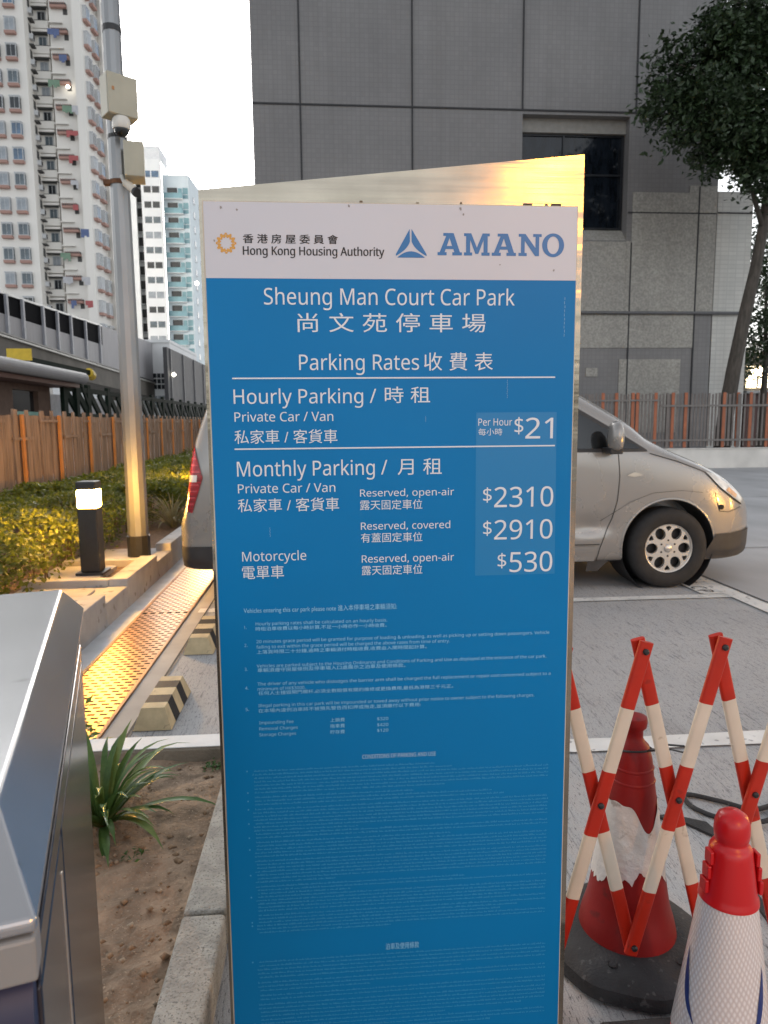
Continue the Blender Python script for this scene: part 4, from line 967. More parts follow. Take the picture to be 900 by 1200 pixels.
def vpatch(name, mt, lo, hi, off=0.003, nx_=24, nz_=8, parent=van, smooth=True, thick=0.0):
    """piece lying on the van's near side between two x-z polylines"""
    lo, hi = np.array(lo, float), np.array(hi, float); b = MB(); vs = []
    def samp(pl, f):
        d = np.r_[0, np.cumsum(np.hypot(*np.diff(pl, axis=0).T))]; d /= d[-1]; return np.interp(f, d, pl[:, 0]), np.interp(f, d, pl[:, 1])
    for i in range(nx_+1):
        xa, za = samp(lo, i/nx_); xb, zb_ = samp(hi, i/nx_)
        for j in range(nz_+1):
            f = j/nz_; x = xa+(xb-xa)*f; z = za+(zb_-za)*f; vs.append((x, side_y(x, z)-off, z))
    fs = [(i*(nz_+1)+j, (i+1)*(nz_+1)+j, (i+1)*(nz_+1)+j+1, i*(nz_+1)+j+1) for i in range(nx_) for j in range(nz_)]
    b.add(vs, fs); return b.build(name, mt, parent, smooth=smooth)
def vline(b, pts, wd=0.007, off=0.002, n=40):
    pts = np.array(pts, float); d = np.r_[0, np.cumsum(np.hypot(*np.diff(pts, axis=0).T))]; tt = np.linspace(0, d[-1], n)
    X = np.interp(tt, d, pts[:, 0]); Z = np.interp(tt, d, pts[:, 1]); vs = []
    for i in range(n):
        j0, j1 = max(i-1, 0), min(i+1, n-1); dx, dz = X[j1]-X[j0], Z[j1]-Z[j0]; l = math.hypot(dx, dz)+1e-9; nx0, nz0 = -dz/l*wd/2, dx/l*wd/2
        for s in (-1, 1): x, z = X[i]+s*nx0, Z[i]+s*nz0; vs.append((x, side_y(x, z)-off, z))
    b.add(vs, [(2*i, 2*i+1, 2*i+3, 2*i+2) for i in range(n-1)])
# glass with black surround
vpatch('window_surround', m_vclad, [(1.0, 1.185), (2.40, 1.185), (2.70, 1.185)], [(1.0, 1.70), (1.85, 1.655), (2.07, 1.575), (2.40, 1.385), (2.70, 1.20)], 0.003, 40, 10)
vpatch('side_window', m_vglass, [(1.05, 1.215), (2.36, 1.215)], [(1.05, 1.67), (1.83, 1.625), (2.06, 1.54), (2.36, 1.37)], 0.006, 40, 8)
vpatch('quarter_window', m_vglass, [(2.42, 1.215), (2.62, 1.21)], [(2.42, 1.335), (2.64, 1.217)], 0.006, 12, 4)
vpatch('side_window', m_vglass, [(-0.70, 1.22), (0.92, 1.22)], [(-0.62, 1.60), (0.92, 1.62)], 0.006, 30, 8)
b = MB()
vline(b, [(2.44, 1.19), (2.455, 0.98), (2.44, 0.78), (2.40, 0.62), (2.335, 0.46), (2.30, 0.36), (2.28, 0.25)])
vline(b, [(1.0, 1.19), (1.0, 0.40)]); vline(b, [(1.0, 0.40), (2.30, 0.40)], 0.008)
vline(b, [(2.30, 0.60), (2.55, 0.76), (2.75, 0.835), (3.0, 0.852), (3.2, 0.83)], 0.004, 0.0015)
vline(b, [(3.31, 0.83), (3.36, 0.665), (3.45, 0.655), (3.60, 0.69)], 0.007)
vline(b, [(2.72, 1.17), (2.98, 1.095), (3.18, 1.02), (3.26, 0.985)], 0.008)
b.build('panel_gap', m_vgap, van)
# dent in the front door: a raised crease strip pair reads in reflection
vpatch('sill_panel', m_vpaint, [(1.0, 0.255), (2.26, 0.255)], [(1.0, 0.385), (2.27, 0.385)], 0.012, 20, 4)
# lights
b_h = vpatch('headlight', M('headlight_lens', (0.62, 0.60, 0.56), 0.12, 0.4, var=0.35, scale=14, coat=1.0), [(3.23, 1.0), (3.36, 0.87), (3.50, 0.775), (3.615, 0.715)], [(3.235, 1.005), (3.33, 0.985), (3.47, 0.89), (3.64, 0.76)], 0.006, 24, 10)
vpatch('amber_reflection', M('amber_lens', (0.62, 0.34, 0.12), 0.15, var=0.3, scale=20, coat=1.0), [(3.42, 0.845), (3.53, 0.775)], [(3.46, 0.87), (3.56, 0.80)], 0.010, 8, 4, b_h)  # warm reflection in the headlight, painted as an amber patch
vpatch('headlight_edge', m_vgap, [(3.225, 0.998), (3.355, 0.865), (3.495, 0.768), (3.612, 0.708)], [(3.23, 1.003), (3.362, 0.873), (3.503, 0.778), (3.617, 0.717)], 0.008, 24, 2, b_h)
vpatch('side_repeater', M('clear_lens', (0.6, 0.57, 0.5), 0.1, 0.2, coat=1.0), [(2.52, 0.985), (2.58, 0.975), (2.64, 0.985)], [(2.52, 0.99), (2.58, 1.015), (2.65, 0.995)], 0.009, 10, 5)
b = MB(); b.lathe([(0.0, 0), (0.022, 0), (0.022, 0.006), (0, 0.006)], (3.375, side_y(3.375, 0.70)-0.004, 0.70), 14, axis=(0, -1, 0)); b.build('parking_sensor', m_vgap, van)
m_red = M('red_lamp_lens', (0.26, 0.002, 0.006), 0.2, var=0.75, scale=30, stretch=(0.4, 0.4, 4), coat=0.5)
tl = vpatch('tail_light', m_red, [(-1.132, 0.74), (-1.165, 0.98), (-1.128, 1.29)], [(-1.10, 0.735), (-1.005, 1.02), (-1.085, 1.295)], 0.010, 30, 10)
vpatch('reverse_lens', M('clear_tail_lens', (0.7, 0.62, 0.55), 0.1, 0.2, coat=1.0), [(-1.155, 0.985), (-1.155, 1.04)], [(-1.055, 0.985), (-1.05, 1.04)], 0.014, 8, 6, tl)
tr_ = MB()
for k in range(9):
    z = 0.80+0.052*k; xa = float(np.interp(z, [0.74, 0.98, 1.29], [-1.122, -1.150, -1.120])); xb = float(np.interp(z, [0.735, 1.02, 1.295], [-1.105, -1.02, -1.09]))
    if abs(z-1.01) < 0.045: continue
    vs = []
    for i in range(6):
        x = xa+(xb-xa)*i/5
        for dz in (0, 0.012): vs.append((x, side_y(x, z+dz)-0.0125, z+dz))
    tr_.add(vs, [(2*i, 2*i+2, 2*i+3, 2*i+1) for i in range(5)])
tr_.build('lens_rib', M('pale_red_rib', (0.50, 0.05, 0.06), 0.2, coat=0.6), tl)
# bumpers (lower dark parts)
vpatch('front_bumper_skirt', m_vclad, [(3.20, 0.245), (3.40, 0.245), (3.60, 0.255), (3.72, 0.27), (3.82, 0.29)], [(3.34, 0.468), (3.45, 0.468), (3.60, 0.475), (3.72, 0.48), (3.82, 0.49)], 0.014, 40, 8)
vpatch('rear_bumper_skirt', m_vclad, [(-1.205, 0.285), (-1.10, 0.265), (-0.62, 0.25)], [(-1.222, 0.452), (-1.10, 0.455), (-0.62, 0.455)], 0.016, 30, 8)
vpatch('mud_flap', m_vclad, [(2.20, 0.16), (2.30, 0.16)], [(2.22, 0.27), (2.42, 0.27)], -0.02, 6, 4)
# arch lip
b = MB(); N = 48; vs = []
for i in range(N+1):
    a = R(-12)+R(204)*i/N
    for r_, o_ in ((0.413, 0.004), (0.425, 0.006), (0.430, 0.001)):
        x = 2.912+math.cos(a)*r_; z = ZW+0.01+math.sin(a)*r_; vs.append((x, side_y(x, max(z, 0.28))-o_, z))
b.add(vs, [(i*3+j, (i+1)*3+j, (i+1)*3+j+1, i*3+j+1) for i in range(N) for j in range(2)]); b.build('arch_lip', m_vpaint, van, smooth=True)
# mirror
ym = side_y(2.44, 1.22)
mi_ = MB(); mi_.lathe([(0, 0), (0.05, 0.006), (0.078, 0.03), (0.088, 0.08), (0.084, 0.15), (0.066, 0.20), (0.03, 0.222), (0, 0.226)], (0, 0, 0), 28)
mi_.v = [(2.355+a*0.70, ym-0.155+bb*1.15, 1.20+z*1.08) for a, bb, z in mi_.v]; mo = mi_.build('mirror', m_vpaint, van, smooth=True)
b = MB(); b.box(2.30, 2.41, ym-0.19, ym+0.01, 1.175, 1.225); b.build('mirror_arm', m_black, mo, bevel=0.01)
b = MB(); b.obox((2.395, ym-0.185, 1.30), (0.012, 0, 0), (0, 0.03, 0), (0, 0, 0.028)); b.build('mirror_lamp', M('mirror_lamp_lens', (0.8, 0.8, 0.78), 0.1, 0.3), mo, bevel=0.008)
# wheels
def ring(n, r, cx=0, cy=0, ph=0, sq=1.0, rot=0):
    o = []
    for k in range(n):
        a = ph+2*math.pi*k/n; x, y = r*math.cos(a), r*sq*math.sin(a); o.append((cx+x*math.cos(rot)-y*math.sin(rot), cy+x*math.sin(rot)+y*math.cos(rot)))
    return o
RR = 0.212
holes = []
for k in range(6):
    a = R(90+30)+k*math.pi/3
    holes.append(ring(20, 0.052, math.cos(a)*0.143, math.sin(a)*0.143, 0, 0.86, a))
    a2 = a+math.pi/6
    tp = lambda r_, d_: (math.cos(a2+d_)*r_, math.sin(a2+d_)*r_)
    holes.append([tp(0.148, 0.0), tp(0.178, 0.13), tp(0.190, 0.12), tp(0.193, 0), tp(0.190, -0.12), tp(0.178, -0.13)])
RV, RF = curve_fill([ring(64, 0.203)]+holes+[ring(24, 0.030)])
edges = {}
for f in RF:
    for i in range(len(f)):
        e = (f[i], f[(i+1) % len(f)]); edges[e] = 1
def make_wheel(wx, sd_):
    yo = VC[1]+sd_*(0.955); s = sd_
    wobj = MB()
    prof = [(0.205, -0.02), (0.215, 0.0), (0.235, 0.012), (0.29, 0.018), (0.328, 0.006), (0.346, -0.02), (0.350, -0.06), (0.350, -0.17), (0.34, -0.21), (0.29, -0.225), (0.21, -0.225)]
    wobj.lathe(prof, (0, 0, 0), 72); wobj.v = [(wx+a, yo+s*z, ZW+bb) for a, bb, z in wobj.v]
    ty = wobj.build('wheel', m_tyre, van, smooth=True)
    r_ = MB(); n0 = len(RV)
    r_.add([(wx+v[0], yo-s*0.018, ZW+v[1]) for v in RV]+[(wx+v[0], yo-s*0.048, ZW+v[1]) for v in RV], list(RF)+[tuple(reversed([i+n0 for i in f])) for f in RF])
    r_.add([], [])
    o = len(r_.v)
    side = [(e[0], e[1], e[1]+n0, e[0]+n0) for e in edges if (e[1], e[0]) not in edges]
    r_.f += side; r_.m += [0]*len(side)
    lip = MB(); lip.lathe([(0.196, -0.05), (0.203, -0.008), (0.211, -0.003), (0.214, -0.014), (0.208, -0.22)], (0, 0, 0), 64); o = len(r_.v)
    r_.v += [(wx+a, yo+s*z, ZW+bb) for a, bb, z in lip.v]; r_.f += [tuple(i+o for i in f) for f in lip.f]; r_.m += [0]*len(lip.f)
    rim = r_.build('rim', m_alloy, ty, bevel=0.004)
    d = MB(); d.lathe([(0, -0.09), (0.19, -0.09), (0.19, -0.2), (0, -0.2)], (0, 0, 0), 32); d.v = [(wx+a, yo+s*z, ZW+bb) for a, bb, z in d.v]; d.build('brake_drum', m_black, ty)
    h = MB(); h.lathe([(0.032, -0.03), (0.036, -0.012), (0.03, -0.004), (0, -0.002)], (0, 0, 0), 24); h.v = [(wx+a, yo+s*z, ZW+bb) for a, bb, z in h.v]; h.build('hub_cap', m_alloy, ty, smooth=True)
    nu = MB()
    for k in range(6):
        a = R(90)+k*math.pi/3; c = MB(); c.lathe([(0.0, -0.0155), (0.0085, -0.0155), (0.0095, -0.019), (0.0095, -0.04)], (0, 0, 0), 8)
        nu.add([(wx+math.cos(a)*0.068+p, yo+s*z, ZW+math.sin(a)*0.068+q) for p, q, z in c.v], c.f)
    nu.build('wheel_nut', m_vgap, ty)
for w_ in WHEELS: make_wheel(*w_)
for wx, sd_ in WHEELS:
    b = MB(); c = MB(); c.lathe([(0.411, 0.0), (0.411, 0.36), (0.0, 0.36)], (0, 0, 0), 40); b.add([(wx+a, VC[1]+sd_*(0.93-z), ZW+0.01+bb) for a, bb, z in c.v], c.f)
    b.build('wheel_well', m_vclad, van)
b = MB(); b.box(-1.0, 3.3, VC[1]-0.70, VC[1]+0.70, 0.20, 0.30); b.build('underbody', m_vclad, van)

# ------------------------------------------------------------------ parking rates sign
S0 = (0.141, 1.52, 0)
sign = thing('parking_rates_sign', 'tall blue and white car park rates sign in a slanted-top steel housing', 'sign', S0)
def brushed():
    mt = bpy.data.materials.new('brushed_stainless'); mt.use_nodes = True
    n = mt.node_tree.nodes; L = mt.node_tree.links; b = n['Principled BSDF']; b.inputs['Metallic'].default_value = 0.9
    tc = n.new('ShaderNodeTexCoord'); mp = n.new('ShaderNodeMapping'); mp.inputs['Scale'].default_value = (3, 3, 140)
    nz = n.new('ShaderNodeTexNoise'); nz.inputs['Scale'].default_value = 1.0; nz.inputs['Detail'].default_value = 6
    L.new(tc.outputs['Object'], mp.inputs[0]); L.new(mp.outputs[0], nz.inputs['Vector'])
    bp = n.new('ShaderNodeBump'); bp.inputs['Strength'].default_value = 0.10; bp.inputs['Distance'].default_value = 0.002; L.new(nz.outputs['Fac'], bp.inputs['Height']); L.new(bp.outputs[0], b.inputs['Normal'])
    mw = n.new('ShaderNodeMapping'); mw.inputs['Scale'].default_value = (2.2, 2, 16); L.new(tc.outputs['Object'], mw.inputs[0])
    nw = n.new('ShaderNodeTexNoise'); nw.inputs['Scale'].default_value = 1.0; nw.inputs['Detail'].default_value = 2; L.new(mw.outputs[0], nw.inputs['Vector'])
    bw = n.new('ShaderNodeBump'); bw.inputs['Strength'].default_value = 0.5; bw.inputs['Distance'].default_value = 0.006; L.new(nw.outputs['Fac'], bw.inputs['Height']); L.new(bp.outputs[0], bw.inputs['Normal']); L.new(bw.outputs[0], b.inputs['Normal'])
    n2 = n.new('ShaderNodeTexNoise'); n2.inputs['Scale'].default_value = 5; n2.inputs['Detail'].default_value = 10; L.new(tc.outputs['Object'], n2.inputs['Vector'])
    rp = n.new('ShaderNodeValToRGB'); rp.color_ramp.elements[0].position = 0.3; rp.color_ramp.elements[1].position = 0.7
    rp.color_ramp.elements[0].color = (0.27, 0.24, 0.19, 1); rp.color_ramp.elements[1].color = (0.42, 0.38, 0.31, 1); L.new(n2.outputs['Fac'], rp.inputs[0]); L.new(rp.outputs[0], b.inputs['Base Color'])  # warm tint in the steel colour stands in for reflected lamp light
    mr = n.new('ShaderNodeMapRange'); mr.inputs[3].default_value = 0.11; mr.inputs[4].default_value = 0.20; L.new(n2.outputs['Fac'], mr.inputs[0]); L.new(mr.outputs[0], b.inputs['Roughness'])
    return mt
m_brush = brushed()
m_vwhite = M('white_vinyl', (0.57, 0.585, 0.635), 0.42, var=0.03, scale=3, spots=((0.40, 0.39, 0.38), 42, 0.74))
m_vblue = M('blue_vinyl', (0.0, 0.180, 0.455), 0.42, var=0.05, scale=2.5, spec=0.2)
m_vlight = M('lighter_blue_vinyl', (0.0, 0.198, 0.47), 0.42, var=0.02)
m_twhite = M('white_lettering', (0.70, 0.74, 0.78), 0.5, var=0.02)
m_tblack = M('black_lettering', (0.015, 0.015, 0.017), 0.5)
m_tpale = M('faded_white_lettering', (0.42, 0.64, 0.80), 0.5)
m_tdim = M('faded_pale_blue_lettering', (0.24, 0.56, 0.80), 0.5)
m_tfine = M('fine_print_ink', (0.05, 0.31, 0.57), 0.5)
m_tblue = M('logo_blue', (0.0, 0.15, 0.40), 0.4, var=0.02)
m_tgold = M('logo_orange', (0.62, 0.32, 0.06), 0.4, var=0.02)
b = MB(); b.prism([(-0.238, 0.0), (0.521, 0.0), (0.521, 1.975), (-0.238, 1.896)], 1.453, 1.60); b.build('housing', m_brush, sign, bevel=0.003)
b = MB(); b.box(-0.2315, 0.5085, 1.4462, 1.4525, 0.012, 1.875); bb_ = b.build('backing_board', M('cream_board_edge', (0.55, 0.50, 0.40), 0.5, var=0.15, scale=9), sign, bevel=0.001)
ZH = 1.7305
b = MB(); b.box(-0.2285, 0.5060, 1.4448, 1.4461, ZH, 1.8725); hp = b.build('header_panel', m_vwhite, sign)
b = MB(); b.box(-0.2285, 0.5060, 1.4448, 1.4461, 0.015, ZH-0.0003); rp_ = b.build('rates_panel', m_vblue, sign)
YT = 1.4443; YP = 1.4446
b = MB(); b.add([(0.3045, YP, 1.1285), (0.4755, YP, 1.1285), (0.4725, YP, 1.4680), (0.3045, YP, 1.4680)], [(0, 1, 2, 3)]); b.build('price_column', m_vlight, rp_)
b = MB()
for z, x0, x1 in ((1.5386, -0.185, 0.4675), (1.3991, -0.185, 0.470)): b.box(x0, x1, YT-0.0003, YT+0.0003, z-0.0014, z+0.0014)
b.build('rule', m_twhite, rp_)
T_MAIN = [
('香 港 房 屋 委 員 會',-0.1555,0.0275,1.7960,0.0171,'cjk','black',0.008),
('Hong Kong Housing Authority',-0.1563,0.1181,1.7743,0.0159,'lat','black',0.009),
('Sheung Man Court Car Park',-0.1183,0.3811,1.6810,0.0312,'lat','white',0),
('尚 文 苑 停 車 場',-0.0540,0.3223,1.6280,0.0373,'cjk','white',0),
('Parking Rates',-0.0529,0.1870,1.5545,0.0301,'lat','white',0),
('收 費 表',0.1973,0.3380,1.5526,0.0360,'cjk','white',0),
('Hourly Parking /',-0.1836,0.1001,1.4889,0.0282,'lat','white',0),
('時 租',0.1174,0.2095,1.4884,0.0328,'cjk','white',0),
('Private Car / Van',-0.1831,0.0129,1.4537,0.0184,'lat','white',0),
('私家車 / 客貨車',-0.1846,0.0206,1.4094,0.0280,'cjk','white',0),
('Per Hour',0.3090,0.3793,1.4414,0.0144,'lat','white',0),
('每小時',0.3092,0.3590,1.4214,0.0144,'cjk','white',0),
('$',0.3845,0.4028,1.4230,0.0354,'box','white',0),
('21',0.4074,0.4654,1.4142,0.0422,'lat','white',0),
('Monthly Parking /',-0.1818,0.1214,1.3442,0.0298,'lat','white',0),
('月 租',0.1424,0.2336,1.3427,0.0337,'cjk','white',0),
('Private Car / Van',-0.1812,0.0146,1.3103,0.0181,'lat','white',0),
('私家車 / 客貨車',-0.1825,0.0216,1.2717,0.0276,'cjk','white',0),
('Reserved, open-air',0.0650,0.2592,1.2996,0.0144,'lat','white',0),
('露天固定車位',0.0646,0.1933,1.2719,0.0203,'cjk','white',0),
('Reserved, covered',0.0658,0.2514,1.2309,0.0149,'lat','white',0),
('有蓋固定車位',0.0655,0.1932,1.2040,0.0199,'cjk','white',0),
('Motorcycle',-0.1774,-0.0474,1.1706,0.0195,'lat','white',0),
('電單車',-0.1786,-0.0937,1.1334,0.0276,'cjk','white',0),
('Reserved, open-air',0.0667,0.2597,1.1621,0.0153,'lat','white',0),
('露天固定車位',0.0664,0.1931,1.1354,0.0203,'cjk','white',0),
('$',0.3202,0.3382,1.2825,0.0320,'box','white',0),
('2310',0.3437,0.4690,1.2726,0.0417,'lat','white',0),
('$',0.3208,0.3389,1.2125,0.0324,'box','white',0),
('2910',0.3444,0.4687,1.2045,0.0407,'lat','white',0),
('$',0.3524,0.3707,1.1427,0.0329,'box','white',0),
('530',0.3781,0.4698,1.1344,0.0423,'lat','white',0),
('CONDITIONS OF PARKING AND USE',0.0626,0.2213,0.7341,0.0090,'lat','pale',0.006),
('泊車及使用條款',0.1090,0.1838,0.2829,0.0156,'cjk','dim',0.0),
]
T_NOTES = [
('Vehicles entering this car park please note 進入本停車場之車輛須知:',-0.1781,0.1389,1.0625),
('Hourly parking rates shall be calculated on an hourly basis.',-0.1545,0.1184,1.0354),
('時租泊車收費以每小時計算,不足一小時亦作一小時收費。',-0.1549,0.1170,1.0233),
('20 minutes grace period will be granted for purpose of loading & unloading, as well as picking up or setting down passengers. Vehicle',-0.1542,0.4667,0.9975),
('failing to exit within the grace period will be charged the above rates from time of entry.',-0.1545,0.2512,0.9859),
('上落貨時限二十分鐘,逾時之車輛須付時租收費,收費由入閘時間起計算。',-0.1542,0.2019,0.9738),
('Vehicles are parked subject to the Housing Ordinance and Conditions of Parking and Use as displayed at the entrance of the car park.',-0.1551,0.4610,0.9450),
('車輛須遵守房屋條例及停車場入口處展示之泊車及使用條款。',-0.1536,0.1562,0.9347),
('The driver of any vehicle who dislodges the barrier arm shall be charged the full replacement or repair cost concerned subject to a',-0.1546,0.4712,0.9060),
('minimum of HK$3000.',-0.1548,-0.0553,0.8949),
('任何人士撞毀閘門欄杆,必須全數賠償有關的維修或更換費用,最低為港幣三千元正。',-0.1535,0.2589,0.8846),
('Illegal parking in this car park will be impounded or towed away without prior notice to owner subject to the following charges.',-0.1542,0.4364,0.8588),
('在本場內違例泊車將不被預先警告而扣押或拖走,並須繳付以下費用:',-0.1546,0.1889,0.8463),
('Impounding Fee',-0.1535,-0.0821,0.8212),
('Removal Charges',-0.1539,-0.0734,0.8078),
('Storage Charges',-0.1543,-0.0773,0.7947),
('上鎖費',-0.0047,0.0261,0.8195),
('拖車費',-0.0049,0.0259,0.8062),
('貯存費',-0.0052,0.0257,0.7929),
('$320',0.0952,0.1190,0.8192),
('$420',0.0951,0.1189,0.8058),
('$120',0.0950,0.1188,0.7933),
('1.',-0.1787,-0.1734,1.0286),
('2.',-0.1790,-0.1729,0.9903),
('3.',-0.1799,-0.1746,0.9389),
('4.',-0.1803,-0.1741,0.8982),
('5.',-0.1810,-0.1739,0.8516),
]
text_prepare([(t_[0], 0.0) for t_ in T_MAIN]+[(t_[0], 0.0) for t_ in T_NOTES])
for pick, nm, par, mt in ((('black',), 'authority_lettering', hp, m_tblack), (('white',), 'rates_lettering', rp_, m_twhite), (('pale',), 'conditions_heading', rp_, m_tpale), (('dim',), 'conditions_heading', rp_, m_tdim)):
    for s, x0, x1, z, cap, kind, cl, off in T_MAIN:
        if cl in pick:
            b = MB(); text_add(b, s, x0, x1, z, cap, kind, YT, 0.0)
            if cl == 'black':                       # bolder: the same line again, a hair wider and proud of itself
                for q_ in (1, 2): text_add(b, s, x0+0.00045*q_, x1+0.00045*q_, z+0.0002*q_, cap, kind, YT-0.00006*q_, 0.0)
            b.build('price_lettering' if s.strip('$').isdigit() or s == '$' else nm, mt, par)
for s, x0, x1, z in T_NOTES:
    b = MB()
    cjk = sum(ord(ch) > 0x2e80 for ch in s) > len(s)*0.5
    text_add(b, s, x0, x1, z, 0.0088 if cjk else 0.0066, 'cjk' if cjk else 'lat', YT, 0.0)
    b.build('notes_lettering', m_tdim, rp_)
# fine print: rows of word-length marks too small to read
r_ = np.random.default_rng(4)
def fine_rows(name, z0, z1, x0, x1, pitch, hgt, mt, par):
    b = MB(); z = z0; col = 0
    while z > z1:
        end = x1 if r_.random() < 0.62 else x0+(x1-x0)*r_.uniform(0.25, 0.95)
        x = x0+(0.0 if r_.random() < 0.3 else 0.004)
        if r_.random() < 0.28: b.box(x0-0.012, x0-0.009, YT, YT+0.0002, z, z+hgt*0.8)
        while x < end:
            wl = r_.uniform(0.003, 0.017); wl = min(wl, end-x)
            k = x
            while k < x+wl:                                  # letters inside the word
                lw = r_.uniform(0.0011, 0.0019); h_ = hgt*r_.uniform(0.55, 1.0); zz = z+r_.uniform(0, 0.0006)
                b.add([(k, YT, zz), (k+lw, YT, zz), (k+lw, YT, zz+h_*0.45), (k, YT, zz+h_*0.45)], [(0, 1, 2, 3)])
                if r_.random() < 0.5: b.add([(k, YT, zz+h_*0.62), (k+lw*0.7, YT, zz+h_*0.62), (k+lw*0.7, YT, zz+h_), (k, YT, zz+h_)], [(0, 1, 2, 3)])
                k += lw+0.0006
            x += wl+0.0026
        z -= pitch*(1.0 if r_.random() < 0.86 else 1.35)
    return b.build(name, mt, par)
fine_rows('fine_print', 0.716, 0.336, -0.172, 0.470, 0.0081, 0.0040, m_tfine, rp_)
fine_rows('fine_print', 0.272, 0.040, -0.174, 0.472, 0.0094, 0.0042, m_tfine, rp_)
# flower-ring emblem
cx, cz, rr = -0.1876, 1.7957, 0.0200
def ringpts(r0, amp, n, m_, ph=0): return [(cx+(r0+amp*max(-1, min(1, 1.8*math.cos(m_*a+ph))))*math.cos(a), cz+(r0+amp*max(-1, min(1, 1.8*math.cos(m_*a+ph))))*math.sin(a)) for a in np.linspace(0, 2*math.pi, n, endpoint=False)]
V, F = curve_fill([ringpts(rr*0.90, rr*0.08, 240, 12), ringpts(rr*0.55, rr*0.06, 160, 12)]+[[(cx+math.cos(a)*rr*0.76+math.cos(q)*rr*0.05, cz+math.sin(a)*rr*0.76+math.sin(q)*rr*0.05) for q in np.linspace(0, 2*math.pi, 10, endpoint=False)] for a in np.linspace(0, 2*math.pi, 8, endpoint=False)])
b = MB(); b.add([(v[0], YT, v[1]) for v in V], F); b.build('ring_emblem', m_tgold, hp)
# three-bladed triangle emblem
def P3(px, pz): return (0.1416+(px-52)/135*(0.2026-0.1416), 1.7725+(230-pz)/127*(1.8278-1.7725))
def bez(a, c, d, n=10): return [tuple((1-s)**2*np.array(a)+2*s*(1-s)*np.array(c)+s*s*np.array(d)) for s in np.linspace(0, 1, n)]
bl1 = [P3(*p) for p in [(113, 106), (52, 216)]+bez((52, 224), (105, 195), (114, 160))]
bl2 = [P3(*p) for p in [(121, 106), (187, 216)]+bez((187, 224), (132, 195), (121, 160))]
bl3 = [P3(*p) for p in bez((58, 231), (117, 176), (180, 231), 16)]
b = MB()
for o in (bl1, bl2, bl3):
    V, F = curve_fill([o]); b.add([(v[0], YT, v[1]) for v in V], F)
b.build('triangle_emblem', m_tblue, hp)
A_ = [[(0,0),(.38,0),(.38,.14),(.30,.14),(.34,.28),(.66,.28),(.70,.14),(.62,.14),(.62,0),(1.02,0),(1.02,.14),(.94,.14),(.67,1),(.24,1),(.24,.87),(.36,.87),(.09,.14),(0,.14)], [(.39,.42),(.61,.42),(.50,.78)]]
M_ = [[(0,0),(.40,0),(.40,.14),(.30,.14),(.30,.70),(.55,.08),(.70,.08),(.95,.70),(.95,.14),(.85,.14),(.85,0),(1.25,0),(1.25,.14),(1.15,.14),(1.15,.87),(1.25,.87),(1.25,1),(.90,1),(.625,.36),(.35,1),(0,1),(0,.87),(.10,.87),(.10,.14),(0,.14)]]
N_ = [[(0,0),(.38,0),(.38,.14),(.28,.14),(.28,.68),(.76,0),(.94,0),(.94,.87),(1.05,.87),(1.05,1),(.66,1),(.66,.87),(.77,.87),(.77,.37),(.31,1),(0,1),(0,.87),(.11,.87),(.11,.14),(0,.14)]]
O_ = [[(.5+.5*math.cos(a), .5+.54*math.sin(a)) for a in np.linspace(0, 2*math.pi, 48, endpoint=False)], [(.5+.27*math.cos(a), .5+.40*math.sin(a)) for a in np.linspace(0, 2*math.pi, 40, endpoint=False)]]
b = MB(); zb_, zt_ = 1.7772, 1.8196; sx = (0.4803-0.2244)/(660.7-512.7)
for gl, p0, p1 in ((A_, 512.7, 540.9), (M_, 543.3, 573.2), (A_, 575.7, 604), (N_, 607, 634), (O_, 634.7, 660.7)):
    wd = max(p[0] for p in gl[0]); V, F = curve_fill(gl); x0 = 0.2244+(p0-512.7)*sx; x1 = 0.2244+(p1-512.7)*sx
    b.add([(x0+v[0]/wd*(x1-x0), YT, zb_+v[1]*(zt_-zb_)) for v in V], F)
b.build('company_lettering', m_tblue, hp)
# tape residue along the top edge and a scratch
m_tape = M('old_tape_residue', (0.16, 0.12, 0.08), 0.8)
for k in range(9):
    x = r_.uniform(0.36, 0.49) if k < 6 else r_.uniform(-0.2, 0.3); wd = r_.uniform(0.002, 0.022 if k < 6 else 0.006); h_ = r_.uniform(0.0015, 0.004)
    b = MB(); b.box(x, x+wd, 1.4519, 1.4526, 1.8765, 1.8765+h_); b.build('tape_residue', m_tape, sign)

m_scr = M('scratch_mark', (0.30, 0.52, 0.66), 0.6)
for x, z0, z1 in ((0.368, 1.497, 1.535), (0.484, 1.62, 1.70), (0.2, 1.45, 1.462), (-0.12, 1.22, 1.24)):
    b = MB(); N_s = 10
    for k in range(N_s):
        za = z0+(z1-z0)*k/N_s; zb_ = za+(z1-z0)/N_s*0.7; xx = x+0.0006*math.sin(k*2.1); b.add([(xx, YT, za), (xx+0.0007, YT, za), (xx+0.0007, YT, zb_), (xx, YT, zb_)], [(0, 1, 2, 3)])
    b.build('scratch', m_scr, rp_)
for x, z, s_ in ((-0.195, 1.862, .004), (-0.165, 1.858, .003), (0.27, 1.866, .004), (0.276, 1.855, .003), (0.05, 1.868, .003), (-0.21, 1.80, .0025), (0.46, 1.75, .003), (0.35, 1.76, .002)):
    b = MB(); b.add([(x+s_*math.cos(a)*rng.uniform(.3, 1), YT, z+s_*math.sin(a)*rng.uniform(.4, 1.2)) for a in np.linspace(0, 6.28, 9, endpoint=False)], [tuple(range(9))]); b.build('stain', M('grey_stain', (0.30, 0.28, 0.27), 0.8), hp)

